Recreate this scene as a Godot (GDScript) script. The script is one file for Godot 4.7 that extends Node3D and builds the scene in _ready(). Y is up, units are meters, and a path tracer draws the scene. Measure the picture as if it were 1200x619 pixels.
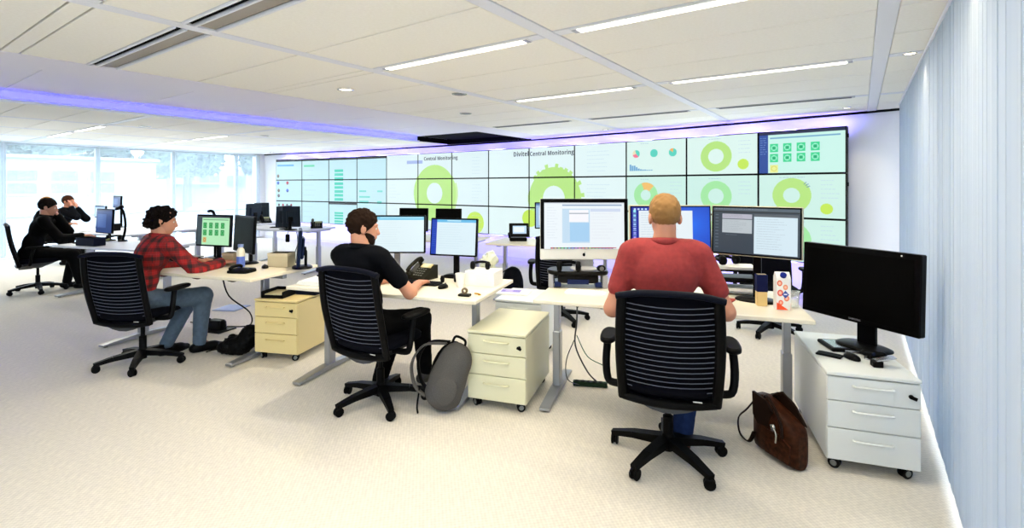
extends Node3D
# A control room: curved video wall, desk clusters, task chairs and people at work.

const YAW := 35.06            # the camera's turn; the room's own axes are x (along the video wall) and -z (towards it)
const DESK_TURN := 16.66      # the desk rows stand a little askew to the room
const CEIL := 2.457
const EYE := 1.53

var used := {}
var mats := {}
var shared := {}

# ------------------------------------------------------------------ survey helpers
func spot(right: float, ahead: float, y := 0.0) -> Vector3:
	# a floor point surveyed in metres to the right of and ahead of where the photographer stands
	var a := deg_to_rad(YAW)
	return Vector3(-sin(a) * ahead + cos(a) * right, y, -(cos(a) * ahead + sin(a) * right))

func place(at: Vector3, turn_deg: float) -> Transform3D:
	return Transform3D(Basis(Vector3.UP, deg_to_rad(turn_deg)), at)

func V(x: float, y: float, z: float) -> Vector3:
	return Vector3(x, y, z)

# ------------------------------------------------------------------ naming and tagging
func numbered(called: String) -> String:
	if not used.has(called):
		used[called] = 0
		return called
	used[called] += 1
	return "%s_%03d" % [called, used[called]]

func tag(o: Node, label: String, category: String, group := "") -> Node:
	o.set_meta("label", label)
	o.set_meta("category", category)
	if group != "":
		o.set_meta("group", group)
	return o

func thing(called: String, label: String, category: String, at: Vector3, turn_deg := 0.0, group := "") -> Node3D:
	var o := Node3D.new()
	o.name = numbered(called)
	add_child(o)
	o.position = at
	o.rotation.y = deg_to_rad(turn_deg)
	tag(o, label, category, group)
	return o

func mi(called: String, mesh: Mesh, m: Material, parent: Node = null, xf := Transform3D()) -> MeshInstance3D:
	var o := MeshInstance3D.new()
	o.mesh = mesh
	o.material_override = m
	o.transform = xf
	if parent == null:
		o.name = numbered(called)
		add_child(o)
	else:
		o.name = called
		parent.add_child(o, true)
	return o

func struct(called: String, mesh: Mesh, m: Material, xf := Transform3D()) -> MeshInstance3D:
	var o := mi(called, mesh, m, null, xf)
	o.set_meta("kind", "structure")
	return o

func struct_node(called: String) -> Node3D:
	var o := Node3D.new()
	o.name = numbered(called)
	add_child(o)
	o.set_meta("kind", "structure")
	return o

# ------------------------------------------------------------------ materials
func mat(key: String, c: Color, rough := 0.6, metal := 0.0) -> StandardMaterial3D:
	if mats.has(key):
		return mats[key]
	var m := StandardMaterial3D.new()
	m.resource_name = key
	m.albedo_color = c
	m.roughness = rough
	m.metallic = metal
	if metal == 0.0 and c.get_luminance() < 0.2:
		m.metallic_specular = 0.2      # dark matt plastics and cloths hardly shine
	mats[key] = m
	return m

func glow(key: String, c: Color, energy: float) -> StandardMaterial3D:
	if mats.has(key):
		return mats[key]
	var m := mat(key, Color(0.9, 0.9, 0.9), 0.5)
	m.emission_enabled = true
	m.emission = c
	m.emission_energy_multiplier = energy
	return m

func noise_tex(freq: float, size := 256, lo := Color(0.8, 0.8, 0.8), hi := Color(1, 1, 1), seed_ := 1, octaves := 3) -> NoiseTexture2D:
	var n := FastNoiseLite.new()
	n.seed = seed_
	n.frequency = freq
	n.fractal_octaves = octaves
	var t := NoiseTexture2D.new()
	t.width = size
	t.height = size
	t.seamless = true
	t.noise = n
	var g := Gradient.new()
	g.set_color(0, lo)
	g.set_color(1, hi)
	t.color_ramp = g
	return t

# ------------------------------------------------------------------ mesh helpers (triangles are given counter-clockwise seen from outside)
func begin() -> SurfaceTool:
	var st := SurfaceTool.new()
	st.begin(Mesh.PRIMITIVE_TRIANGLES)
	st.set_smooth_group(-1)
	return st

func tri(st: SurfaceTool, a: Vector3, b: Vector3, c: Vector3) -> void:
	st.add_vertex(a)
	st.add_vertex(c)
	st.add_vertex(b)

func quad(st: SurfaceTool, a: Vector3, b: Vector3, c: Vector3, d: Vector3) -> void:
	tri(st, a, b, c)
	tri(st, a, c, d)

# faces of a convex solid about the centre m, whatever their order
func cquad(st: SurfaceTool, a: Vector3, b: Vector3, c: Vector3, d: Vector3, m: Vector3) -> void:
	ctri(st, a, b, c, m)
	ctri(st, a, c, d, m)

func ctri(st: SurfaceTool, a: Vector3, b: Vector3, c: Vector3, m: Vector3) -> void:
	if (b - a).cross(c - a).dot((a + b + c) / 3.0 - m) >= 0.0:
		tri(st, a, b, c)
	else:
		tri(st, a, c, b)

func done(st: SurfaceTool) -> ArrayMesh:
	st.generate_normals()
	return st.commit()

# a box with bevelled edges, centred at c
func bbox(st: SurfaceTool, c: Vector3, size: Vector3, r := 0.004, b := Basis()) -> void:
	st.set_smooth_group(-1)
	var h := size / 2.0
	r = minf(r, minf(h.x, minf(h.y, h.z)) * 0.9)
	if r < 0.0003:
		var q := []
		for i in 8:
			q.append(c + b * Vector3(h.x * (1 if i & 1 else -1), h.y * (1 if i & 2 else -1), h.z * (1 if i & 4 else -1)))
		quad(st, q[4], q[5], q[7], q[6])
		quad(st, q[1], q[0], q[2], q[3])
		quad(st, q[5], q[1], q[3], q[7])
		quad(st, q[0], q[4], q[6], q[2])
		quad(st, q[6], q[7], q[3], q[2])
		quad(st, q[0], q[1], q[5], q[4])
		return
	var p := []   # p[corner][axis]: the corner pulled in along all axes but that one
	for i in 8:
		var s := Vector3(1 if i & 1 else -1, 1 if i & 2 else -1, 1 if i & 4 else -1)
		var row := []
		for a in 3:
			var v := h - Vector3(r, r, r)
			v[a] = h[a]
			row.append(c + b * (v * s))
		p.append(row)
	for a in 3:
		var u := 1 << ((a + 1) % 3)
		var w := 1 << ((a + 2) % 3)
		var k := 1 << a
		cquad(st, p[k][a], p[k | u][a], p[k | u | w][a], p[k | w][a], c)
		cquad(st, p[0][a], p[w][a], p[u | w][a], p[u][a], c)
	for a in 3:            # edges that run along axis a
		var a1 := (a + 1) % 3
		var a2 := (a + 2) % 3
		var k := 1 << a
		for s1 in 2:
			for s2 in 2:
				var e := (s1 << a1) | (s2 << a2)
				cquad(st, p[e][a1], p[e][a2], p[e | k][a2], p[e | k][a1], c)
	for i in 8:
		ctri(st, p[i][0], p[i][1], p[i][2], c)

func box(size: Vector3, r := 0.004, c := Vector3.ZERO) -> ArrayMesh:
	var key := "box%s%s%s" % [size, r, c]
	if not shared.has(key):
		var st := begin()
		bbox(st, c, size, r)
		shared[key] = done(st)
	return shared[key]

# a bar of rectangular section from a to b (w0 x h0 at a, w1 x h1 at b)
func bar(st: SurfaceTool, a: Vector3, b: Vector3, w0: float, h0: float, w1 := -1.0, h1 := -1.0) -> void:
	st.set_smooth_group(-1)
	if w1 < 0:
		w1 = w0
	if h1 < 0:
		h1 = h0
	var d := (b - a).normalized()
	var up := Vector3.UP if absf(d.y) < 0.98 else Vector3.FORWARD
	var x := d.cross(up).normalized()
	var y := x.cross(d).normalized()
	var s := []
	for e in [[a, w0, h0], [b, w1, h1]]:
		var w: float = e[1] / 2.0
		var h: float = e[2] / 2.0
		for k in [[-1, -1], [1, -1], [1, 1], [-1, 1]]:
			s.append(e[0] + x * (w * k[0]) + y * (h * k[1]))
	for i in 4:
		var j := (i + 1) % 4
		cquad(st, s[i + 4], s[i], s[j], s[j + 4], (a + b) / 2.0)
	cquad(st, s[0], s[3], s[2], s[1], (a + b) / 2.0)
	cquad(st, s[4], s[5], s[6], s[7], (a + b) / 2.0)

# a round (or flattened) tube along points
func tube(st: SurfaceTool, pts: Array, r: float, sides := 8, flat := 1.0, side_hint := Vector3.ZERO, r_end := -1.0) -> void:
	st.set_smooth_group(0)
	var rings := []
	var prev_x := Vector3.ZERO
	for i in pts.size():
		var d: Vector3
		if i == 0:
			d = pts[1] - pts[0]
		elif i == pts.size() - 1:
			d = pts[i] - pts[i - 1]
		else:
			d = (pts[i + 1] - pts[i]).normalized() + (pts[i] - pts[i - 1]).normalized()
		d = d.normalized()
		var x: Vector3
		if side_hint != Vector3.ZERO:
			x = (side_hint - d * side_hint.dot(d)).normalized()
		elif i == 0:
			var up := Vector3.UP if absf(d.y) < 0.9 else Vector3.RIGHT
			x = d.cross(up).normalized()
		else:
			x = (prev_x - d * prev_x.dot(d)).normalized()
		prev_x = x
		var y := d.cross(x)
		var rr := r if r_end < 0 else lerpf(r, r_end, float(i) / (pts.size() - 1))
		var ring := []
		for k in sides:
			var a := TAU * k / sides
			ring.append(pts[i] + x * cos(a) * rr + y * sin(a) * rr * flat)
		rings.append(ring)
	for i in rings.size() - 1:
		for k in sides:
			var j := (k + 1) % sides
			quad(st, rings[i][k], rings[i][j], rings[i + 1][j], rings[i + 1][k])
	st.set_smooth_group(-1)
	for k in range(1, sides - 1):
		tri(st, rings[0][0], rings[0][k + 1], rings[0][k])
		var e: Array = rings[rings.size() - 1]
		tri(st, e[0], e[k], e[k + 1])

func tube_mesh(pts: Array, r: float, sides := 8, flat := 1.0, hint := Vector3.ZERO, r_end := -1.0) -> ArrayMesh:
	var st := begin()
	tube(st, pts, r, sides, flat, hint, r_end)
	return done(st)

func smooth_path(pts: Array, steps := 6) -> Array:
	var c := Curve3D.new()
	for i in pts.size():
		var t: Vector3 = (pts[mini(i + 1, pts.size() - 1)] - pts[maxi(i - 1, 0)]) / 6.0
		c.add_point(pts[i], -t, t)
	var out := []
	for i in (pts.size() - 1) * steps + 1:
		out.append(c.sample(mini(i / steps, pts.size() - 2), float(i) / steps - mini(i / steps, pts.size() - 2)))
	return out

# a turned shape: profile of Vector2(radius, height) from bottom to top, about an axis through xf
func lathe(st: SurfaceTool, profile: Array, segs := 16, xf := Transform3D(), hard := false) -> void:
	for i in profile.size() - 1:
		st.set_smooth_group(i + 1 if hard else 0)
		for k in segs:
			var a := TAU * k / segs
			var b := TAU * (k + 1) / segs
			var p0: Vector2 = profile[i]
			var p1: Vector2 = profile[i + 1]
			var q0 := xf * V(p0.x * cos(a), p0.y, p0.x * sin(a))
			var q1 := xf * V(p0.x * cos(b), p0.y, p0.x * sin(b))
			var q2 := xf * V(p1.x * cos(b), p1.y, p1.x * sin(b))
			var q3 := xf * V(p1.x * cos(a), p1.y, p1.x * sin(a))
			if p1.x > 0.00001:
				tri(st, q0, q3, q2)
			if p0.x > 0.00001:
				tri(st, q0, q2, q1)
	st.set_smooth_group(-1)

func lathe_mesh(profile: Array, segs := 16, xf := Transform3D(), hard := true) -> ArrayMesh:
	var st := begin()
	lathe(st, profile, segs, xf, hard)
	return done(st)

# rings of a rounded-rectangle outline joined up; each section is [centre, half x, half z, roundness exponent]; xf turns it
func loft(st: SurfaceTool, sections: Array, n := 20, xf := Transform3D(), smooth := true) -> void:
	st.set_smooth_group(0 if smooth else -1)
	var rings := []
	for s in sections:
		var ring := []
		for k in n:
			var a := TAU * (k + 0.5) / n
			var e: float = 2.0 / s[3]
			var cx := cos(a)
			var sx := sin(a)
			ring.append(xf * (s[0] + V(signf(cx) * pow(absf(cx), e) * s[1], 0, signf(sx) * pow(absf(sx), e) * s[2])))
		rings.append(ring)
	for i in rings.size() - 1:
		for k in n:
			var j := (k + 1) % n
			quad(st, rings[i][k], rings[i + 1][k], rings[i + 1][j], rings[i][j])
	st.set_smooth_group(-1)
	var last: Array = rings[rings.size() - 1]
	for k in range(1, n - 1):
		tri(st, rings[0][0], rings[0][k], rings[0][k + 1])
		tri(st, last[0], last[k + 1], last[k])

func loft_mesh(sections: Array, n := 20, xf := Transform3D(), smooth := true) -> ArrayMesh:
	var st := begin()
	loft(st, sections, n, xf, smooth)
	return done(st)

# an outline in x-y pulled out along z from z0 to z1
func prism(st: SurfaceTool, poly: PackedVector2Array, z0: float, z1: float, xf := Transform3D()) -> void:
	st.set_smooth_group(-1)
	if Geometry2D.is_polygon_clockwise(poly):
		poly.reverse()
	var t := Geometry2D.triangulate_polygon(poly)
	for i in range(0, t.size(), 3):
		var a := poly[t[i]]
		var b := poly[t[i + 1]]
		var c := poly[t[i + 2]]
		if (b - a).cross(c - a) < 0:
			var k := b
			b = c
			c = k
		tri(st, xf * V(a.x, a.y, z1), xf * V(b.x, b.y, z1), xf * V(c.x, c.y, z1))
		tri(st, xf * V(a.x, a.y, z0), xf * V(c.x, c.y, z0), xf * V(b.x, b.y, z0))
	for i in poly.size():
		var a := poly[i]
		var b := poly[(i + 1) % poly.size()]
		quad(st, xf * V(a.x, a.y, z0), xf * V(b.x, b.y, z0), xf * V(b.x, b.y, z1), xf * V(a.x, a.y, z1))

# a flat picture in the x-y plane, facing +z, with texture coordinates, and a thin body behind it
func picture(w: float, h: float, thick := 0.002) -> ArrayMesh:
	var key := "picture%s %s" % [w, h]
	if shared.has(key):
		return shared[key]
	var st := SurfaceTool.new()
	st.begin(Mesh.PRIMITIVE_TRIANGLES)
	var x := w / 2.0
	var y := h / 2.0
	for v in [[-x, -y, 0, 1], [x, y, 1, 0], [x, -y, 1, 1], [-x, -y, 0, 1], [-x, y, 0, 0], [x, y, 1, 0]]:
		st.set_normal(V(0, 0, 1))
		st.set_uv(Vector2(v[2], v[3]))
		st.add_vertex(V(v[0], v[1], thick))
	var rim := [V(-x, -y, thick), V(x, -y, thick), V(x, y, thick), V(-x, y, thick)]
	for i in 4:
		var a: Vector3 = rim[i]
		var b: Vector3 = rim[(i + 1) % 4]
		var nn := (b - a).cross(V(0, 0, 1)).normalized()
		for q in [a, b, b - V(0, 0, thick), a, b - V(0, 0, thick), a - V(0, 0, thick)]:
			st.set_normal(nn)
			st.set_uv(Vector2(0.01 if q.x < 0 else 0.99, 0.99 if q.y < 0 else 0.01))
			st.add_vertex(q)
	shared[key] = st.commit()
	return shared[key]

# ------------------------------------------------------------------ flat pictures for screens and print
func img(w: int, h: int, bg: Color) -> Image:
	var im := Image.create(w, h, false, Image.FORMAT_RGB8)
	im.fill(bg)
	return im

func ring(im: Image, cx: float, cy: float, ro: float, ri: float, c: Color, a0 := 0.0, a1 := TAU) -> void:
	for y in range(maxi(0, int(cy - ro)), mini(im.get_height(), int(cy + ro) + 2)):
		for x in range(maxi(0, int(cx - ro)), mini(im.get_width(), int(cx + ro) + 2)):
			var d := Vector2(x + 0.5 - cx, y + 0.5 - cy)
			var l := d.length()
			if l < ro and l >= ri:
				if a1 - a0 > TAU - 0.01 or fposmod(atan2(d.x, -d.y) - a0, TAU) < a1 - a0:
					im.set_pixel(x, y, c)

func fr(im: Image, x: float, y: float, w: float, h: float, c: Color) -> void:
	im.fill_rect(Rect2i(int(round(x)), int(round(y)), maxi(1, int(round(w))), maxi(1, int(round(h)))), c)

func text_rows(im: Image, x: float, y: float, w: float, rows: int, step: float, c: Color, seed_ := 3) -> void:
	var rng := RandomNumberGenerator.new()
	rng.seed = seed_
	for i in rows:
		var at := x
		while at < x + w * rng.randf_range(0.5, 1.0):
			var l := rng.randf_range(2.0, 6.0)
			fr(im, at, y + i * step, l, 1, c)
			at += l + 1.5

func screen_mat(im: Image, energy := 1.0) -> StandardMaterial3D:
	var t := ImageTexture.create_from_image(im)
	var m := StandardMaterial3D.new()
	m.resource_name = "lit screen"
	m.albedo_color = Color(0.02, 0.02, 0.02)
	m.roughness = 0.35
	m.emission_enabled = true
	m.emission = Color.WHITE
	m.emission_operator = BaseMaterial3D.EMISSION_OP_MULTIPLY
	m.emission_texture = t
	m.emission_energy_multiplier = energy
	m.texture_repeat = false
	return m

func print_mat(im: Image, rough := 0.6) -> StandardMaterial3D:
	var m := StandardMaterial3D.new()
	m.resource_name = "printed"
	m.albedo_texture = ImageTexture.create_from_image(im)
	m.roughness = rough
	m.texture_repeat = false
	return m

func area(called: String, at: Vector3, towards: Vector3, size: Vector2, c: Color, energy: float) -> void:
	var l := AreaLight3D.new()
	l.name = numbered(called)
	l.area_size = size
	l.light_color = c
	l.light_energy = energy
	l.shadow_enabled = true
	l.area_range = 30.0
	l.area_attenuation = 2.0
	l.area_normalize_energy = true
	add_child(l)
	var up := Vector3.UP if absf(towards.normalized().y) < 0.9 else Vector3.BACK
	l.look_at_from_position(at, at + towards, up)

func point_spot(called: String, at: Vector3, towards: Vector3, angle: float, c: Color, energy: float, size := 0.03) -> void:
	var l := SpotLight3D.new()
	l.name = numbered(called)
	l.spot_angle = angle
	l.spot_angle_attenuation = 0.8
	l.spot_range = 20.0
	l.spot_attenuation = 2.0
	l.light_color = c
	l.light_energy = energy
	l.light_size = size
	l.shadow_enabled = true
	add_child(l)
	var up := Vector3.UP if absf(towards.normalized().y) < 0.9 else Vector3.BACK
	l.look_at_from_position(at, at + towards, up)

# ------------------------------------------------------------------ bodies: smooth joins of tapered capsules and ellipsoids, meshed as surface nets
# prims: [0, a, b, ra, rb] or [1, centre, radii, basis]; cuts: planes [normal, offset] that keep n.p > offset
func blob(st: SurfaceTool, prims: Array, cell: float, k: float, cuts := [], rough := 0.0, inflate := 0.0) -> void:
	var lo := Vector3(1e9, 1e9, 1e9)
	var hi := -lo
	for p in prims:
		if p[0] == 0:
			var r: float = maxf(p[3], p[4]) + inflate
			for e in [p[1], p[2]]:
				lo = lo.min(e - Vector3(r, r, r))
				hi = hi.max(e + Vector3(r, r, r))
		else:
			var r: float = maxf(p[2].x, maxf(p[2].y, p[2].z)) + inflate
			lo = lo.min(p[1] - Vector3(r, r, r))
			hi = hi.max(p[1] + Vector3(r, r, r))
	var pad := cell * 3.0 + k * 1.5
	lo -= Vector3(pad, pad, pad)
	hi += Vector3(pad, pad, pad)
	var nx := int((hi.x - lo.x) / cell) + 2
	var ny := int((hi.y - lo.y) / cell) + 2
	var nz := int((hi.z - lo.z) / cell) + 2
	var s := PackedFloat32Array()
	s.resize(nx * ny * nz)
	var reach := cell * 2.5 + k * 3.0
	for p in prims:
		var a: Vector3
		var b: Vector3
		var caps: bool = p[0] == 0
		if caps:
			var r: float = maxf(p[3], p[4]) + inflate + reach
			a = p[1].min(p[2]) - Vector3(r, r, r)
			b = p[1].max(p[2]) + Vector3(r, r, r)
		else:
			var r: float = maxf(p[2].x, maxf(p[2].y, p[2].z)) + inflate + reach
			a = p[1] - Vector3(r, r, r)
			b = p[1] + Vector3(r, r, r)
		var x0 := maxi(0, int((a.x - lo.x) / cell))
		var y0 := maxi(0, int((a.y - lo.y) / cell))
		var z0 := maxi(0, int((a.z - lo.z) / cell))
		var x1 := mini(nx - 1, int((b.x - lo.x) / cell) + 1)
		var y1 := mini(ny - 1, int((b.y - lo.y) / cell) + 1)
		var z1 := mini(nz - 1, int((b.z - lo.z) / cell) + 1)
		var pa: Vector3 = p[1]
		var ab := Vector3.ZERO
		var il := 0.0
		var ra := 0.0
		var dr := 0.0
		var inv := Basis()
		var rad := Vector3.ONE
		var minr := 0.0
		if caps:
			ab = p[2] - p[1]
			il = 1.0 / maxf(ab.length_squared(), 1e-9)
			ra = p[3] + inflate
			dr = p[4] - p[3]
		else:
			rad = p[2] + Vector3(inflate, inflate, inflate)
			inv = (p[3] as Basis).transposed()
			minr = minf(rad.x, minf(rad.y, rad.z))
		for z in range(z0, z1 + 1):
			for y in range(y0, y1 + 1):
				var row := (z * ny + y) * nx
				for x in range(x0, x1 + 1):
					var q := Vector3(lo.x + x * cell, lo.y + y * cell, lo.z + z * cell) - pa
					var d: float
					if caps:
						var t := clampf(q.dot(ab) * il, 0.0, 1.0)
						d = (q - ab * t).length() - ra - dr * t
					else:
						var w := (inv * q) / rad
						var wl := w.length()
						var w2 := w / rad
						d = wl * (wl - 1.0) / maxf(w2.length(), 1e-5) if wl > 0.05 else -minr
					if d < reach:
						s[row + x] += exp(-d / k)
	var noise: FastNoiseLite = null
	if rough > 0.0:
		noise = FastNoiseLite.new()
		noise.seed = 5
		noise.frequency = 28.0
		noise.fractal_octaves = 2
	# field values
	var total := nx * ny * nz
	var f := PackedFloat32Array()
	f.resize(total)
	var inside := PackedInt32Array()
	var slice := nx * ny
	for i in total:
		var v := s[i]
		if v <= 1e-9:
			f[i] = reach
			continue
		var d := -k * log(v)
		if cuts or noise:
			var pos := Vector3(lo.x + (i % nx) * cell, lo.y + ((i / nx) % ny) * cell, lo.z + (i / slice) * cell)
			if noise:
				d += noise.get_noise_3dv(pos) * rough
			for c in cuts:
				d = maxf(d, c[1] - c[0].dot(pos))
		f[i] = d
		if d < 0.0:
			inside.append(i)
	var verts := {}
	var pos_out := PackedVector3Array()
	var step := [1, nx, slice]
	var corner := [0, 1, nx, nx + 1, slice, slice + 1, slice + nx, slice + nx + 1]
	var cedge := [[0, 1], [2, 3], [4, 5], [6, 7], [0, 2], [1, 3], [4, 6], [5, 7], [0, 4], [1, 5], [2, 6], [3, 7]]
	st.set_smooth_group(0)
	var idx := PackedInt32Array()
	for i in inside:
		for a in 3:
			for sgn in [1, -1]:
				var j: int = i + step[a] * sgn
				if f[j] < 0.0:
					continue
				var e0: int = i if sgn > 0 else j       # the lower end of the crossed edge
				var u: int = step[(a + 1) % 3]
				var w: int = step[(a + 2) % 3]
				var cells := [e0 - u - w, e0 - w, e0, e0 - u]
				var q := []
				for c in cells:
					if not verts.has(c):
						var acc := Vector3.ZERO
						var n := 0
						for e in cedge:
							var f0 := f[c + corner[e[0]]]
							var f1 := f[c + corner[e[1]]]
							if (f0 < 0.0) != (f1 < 0.0):
								var t := f0 / (f0 - f1)
								var o0: int = e[0]
								var o1: int = e[1]
								acc += Vector3(o0 & 1, (o0 >> 1) & 1, o0 >> 2).lerp(Vector3(o1 & 1, (o1 >> 1) & 1, o1 >> 2), t)
								n += 1
						var base := Vector3(c % nx, (c / nx) % ny, c / slice)
						verts[c] = pos_out.size()
						pos_out.append(lo + (base + acc / maxf(n, 1)) * cell)
					q.append(verts[c])
				if sgn > 0:
					idx.append_array([q[0], q[1], q[2], q[0], q[2], q[3]])
				else:
					idx.append_array([q[0], q[2], q[1], q[0], q[3], q[2]])
	for t in range(0, idx.size(), 3):
		tri(st, pos_out[idx[t]], pos_out[idx[t + 1]], pos_out[idx[t + 2]])
	st.set_smooth_group(-1)

func blob_mesh(prims: Array, cell: float, k: float, cuts := [], rough := 0.0, inflate := 0.0) -> ArrayMesh:
	var st := begin()
	blob(st, prims, cell, k, cuts, rough, inflate)
	return done(st)

# ------------------------------------------------------------------ light levels
const WARM := Color(1.0, 0.955, 0.86)
const LAMP := 2.15
const SCREEN := 0.88
const WASH := Color(0.5, 0.46, 1.0)
const WASH_E := 0.62

func _ready() -> void:
	# camera: eye height 1.53 m, level, lens shifted down
	var cam := Camera3D.new()
	cam.name = "camera"
	cam.projection = Camera3D.PROJECTION_FRUSTUM
	cam.near = 0.05
	cam.far = 200.0
	cam.size = 0.05 * 619.0 / 580.0
	cam.frustum_offset = Vector2(0, -0.05 * (309.5 - 217.8) / 580.0)
	add_child(cam)
	cam.position = V(0, EYE, 0)
	cam.rotation.y = deg_to_rad(YAW)
	cam.current = true
	var we := WorldEnvironment.new()
	we.name = "surroundings"
	var env := Environment.new()
	env.tonemap_mode = Environment.TONE_MAPPER_LINEAR
	env.tonemap_exposure = 1.1
	env.background_mode = Environment.BG_SKY
	var sm := ProceduralSkyMaterial.new()
	sm.sky_top_color = Color(0.82, 0.88, 0.95)
	sm.sky_horizon_color = Color(0.9, 0.97, 1.0)
	sm.ground_horizon_color = Color(0.85, 0.86, 0.87)
	sm.ground_bottom_color = Color(0.6, 0.6, 0.6)
	sm.sky_energy_multiplier = 3.4
	var sky := Sky.new()
	sky.sky_material = sm
	env.sky = sky
	env.sdfgi_enabled = true
	env.ssao_enabled = true
	env.ssil_enabled = true
	we.environment = env
	add_child(we)

	build_shell()
	build_video_wall()
	var d := build_desks()
	build_chairs()
	build_pedestals()
	build_people()
	build_monitors(d)
	build_bags()
	build_small_things(d)
	build_outside()

# ------------------------------------------------------------------ the room
const WALL_X := [-13.404, -12.389, -11.37, -10.347, -9.322, -8.295, -7.268, -6.24, -5.214, -4.19, -3.168, -2.149, -1.136, -0.127]
const WALL_Z := [-7.566, -7.725, -7.854, -7.954, -8.024, -8.064, -8.075, -8.055, -8.006, -7.928, -7.819, -7.681, -7.513, -7.317]
const PANEL_H := 0.578
const PANEL_TOP := 2.265
const SLOTS := [-6.24, -4.43, -2.62, -0.81, 1.0, 2.81]

func white_paint() -> StandardMaterial3D:
	return mat("white paint", Color(0.92, 0.92, 0.93), 0.7)

func wall_line(off: float) -> Array:
	var pts := [V(-14.55, 0, -7.48 - off)]
	for i in 14:
		pts.append(V(WALL_X[i], 0, WALL_Z[i] - off))
	pts.append(V(0.56, 0, -7.165 - off))
	return pts

func strip_along(pts: Array, y0: float, y1: float, thick: float) -> ArrayMesh:
	var st := begin()
	for i in pts.size() - 1:
		var a: Vector3 = pts[i]
		var b: Vector3 = pts[i + 1]
		var back := V(0, 0, -thick)
		var up0 := V(0, y0, 0)
		var up1 := V(0, y1, 0)
		quad(st, a + up0, b + up0, b + up1, a + up1)
		quad(st, b + back + up0, a + back + up0, a + back + up1, b + back + up1)
		quad(st, a + up1, b + up1, b + back + up1, a + back + up1)
		quad(st, a + back + up0, b + back + up0, b + up0, a + up0)
	return done(st)

func build_shell() -> void:
	# floor: pale carpet with a fine woven dot pattern
	var im := img(64, 64, Color(1, 1, 1))
	for y in 64:
		for x in 64:
			var dot := 1.0 if (int(x / 4) + int(y / 4)) % 2 == 0 else 0.955
			im.set_pixel(x, y, Color(dot, dot, dot))
	var carpet := mat("pale carpet", Color(0.875, 0.85, 0.8), 0.95)
	carpet.albedo_texture = ImageTexture.create_from_image(im)
	carpet.uv1_triplanar = true
	carpet.uv1_world_triplanar = true
	carpet.uv1_scale = V(5, 5, 5)
	carpet.detail_enabled = true
	carpet.detail_blend_mode = BaseMaterial3D.BLEND_MODE_MUL
	carpet.detail_albedo = noise_tex(0.01, 512, Color(0.93, 0.93, 0.94), Color(1, 1, 1), 7, 4)
	struct("floor", box(V(15.2, 0.2, 12.2), 0.0), carpet, Transform3D(Basis(), V(-7.0, -0.1, -2.4)))

	var paint := white_paint()
	# the curved wall behind the displays, with its dark shadow gap under the ceiling
	struct("wall_back", strip_along(wall_line(0.3), 0.0, 2.75, 0.2), paint)
	var gap := strip_along(wall_line(0.275), CEIL - 0.028, CEIL + 0.002, 0.03)
	struct("trim_1", gap, mat("black trim", Color(0.02, 0.02, 0.025), 0.6))
	struct("baseboard_back", strip_along(wall_line(0.285), 0.0, 0.07, 0.02), mat("pale skirting", Color(0.85, 0.85, 0.86), 0.6))
	build_right_wall(paint)
	struct("baseboard_right", box(V(0.015, 0.05, 9.5), 0.003), mat("pale skirting", Color(0.85, 0.85, 0.86), 0.6), Transform3D(Basis(), V(0.405, 0.025, -2.3)))
	struct("wall_front", box(V(15.4, 2.85, 0.2), 0.0), paint, Transform3D(Basis(), V(-7.0, 1.325, 3.6)))

	build_ceiling()
	build_windows()
	build_curtain()

func build_right_wall(paint: Material) -> void:
	var w := struct_node("wall_right")
	mi("header", box(V(0.2, 0.4, 12.0), 0.0), paint, w, Transform3D(Basis(), V(0.6, 2.63, -1.9)))
	mi("sill", box(V(0.2, 0.12, 12.0), 0.0), paint, w, Transform3D(Basis(), V(0.6, 0.0, -1.9)))
	mi("end_post", box(V(0.2, 2.85, 0.5), 0.0), paint, w, Transform3D(Basis(), V(0.6, 1.325, -7.3)))
	var frame := mat("pale window frame", Color(0.78, 0.8, 0.83), 0.5)
	var glass := mat("window glass", Color(0.95, 0.98, 1.0, 0.12), 0.05)
	glass.transparency = BaseMaterial3D.TRANSPARENCY_ALPHA
	for i in 6:
		var z0 := -7.05 + 1.76 * i
		var o := struct_node("window_%d" % (i + 9))
		mi("pane", box(V(0.012, 2.4, 1.7), 0.0), glass, o, Transform3D(Basis(), V(0.62, 1.25, z0 + 0.88)))
		for z in [z0 + 0.02, z0 + 1.74]:
			mi("mullion", box(V(0.06, 2.4, 0.04), 0.003), frame, o, Transform3D(Basis(), V(0.62, 1.25, z)))

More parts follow.
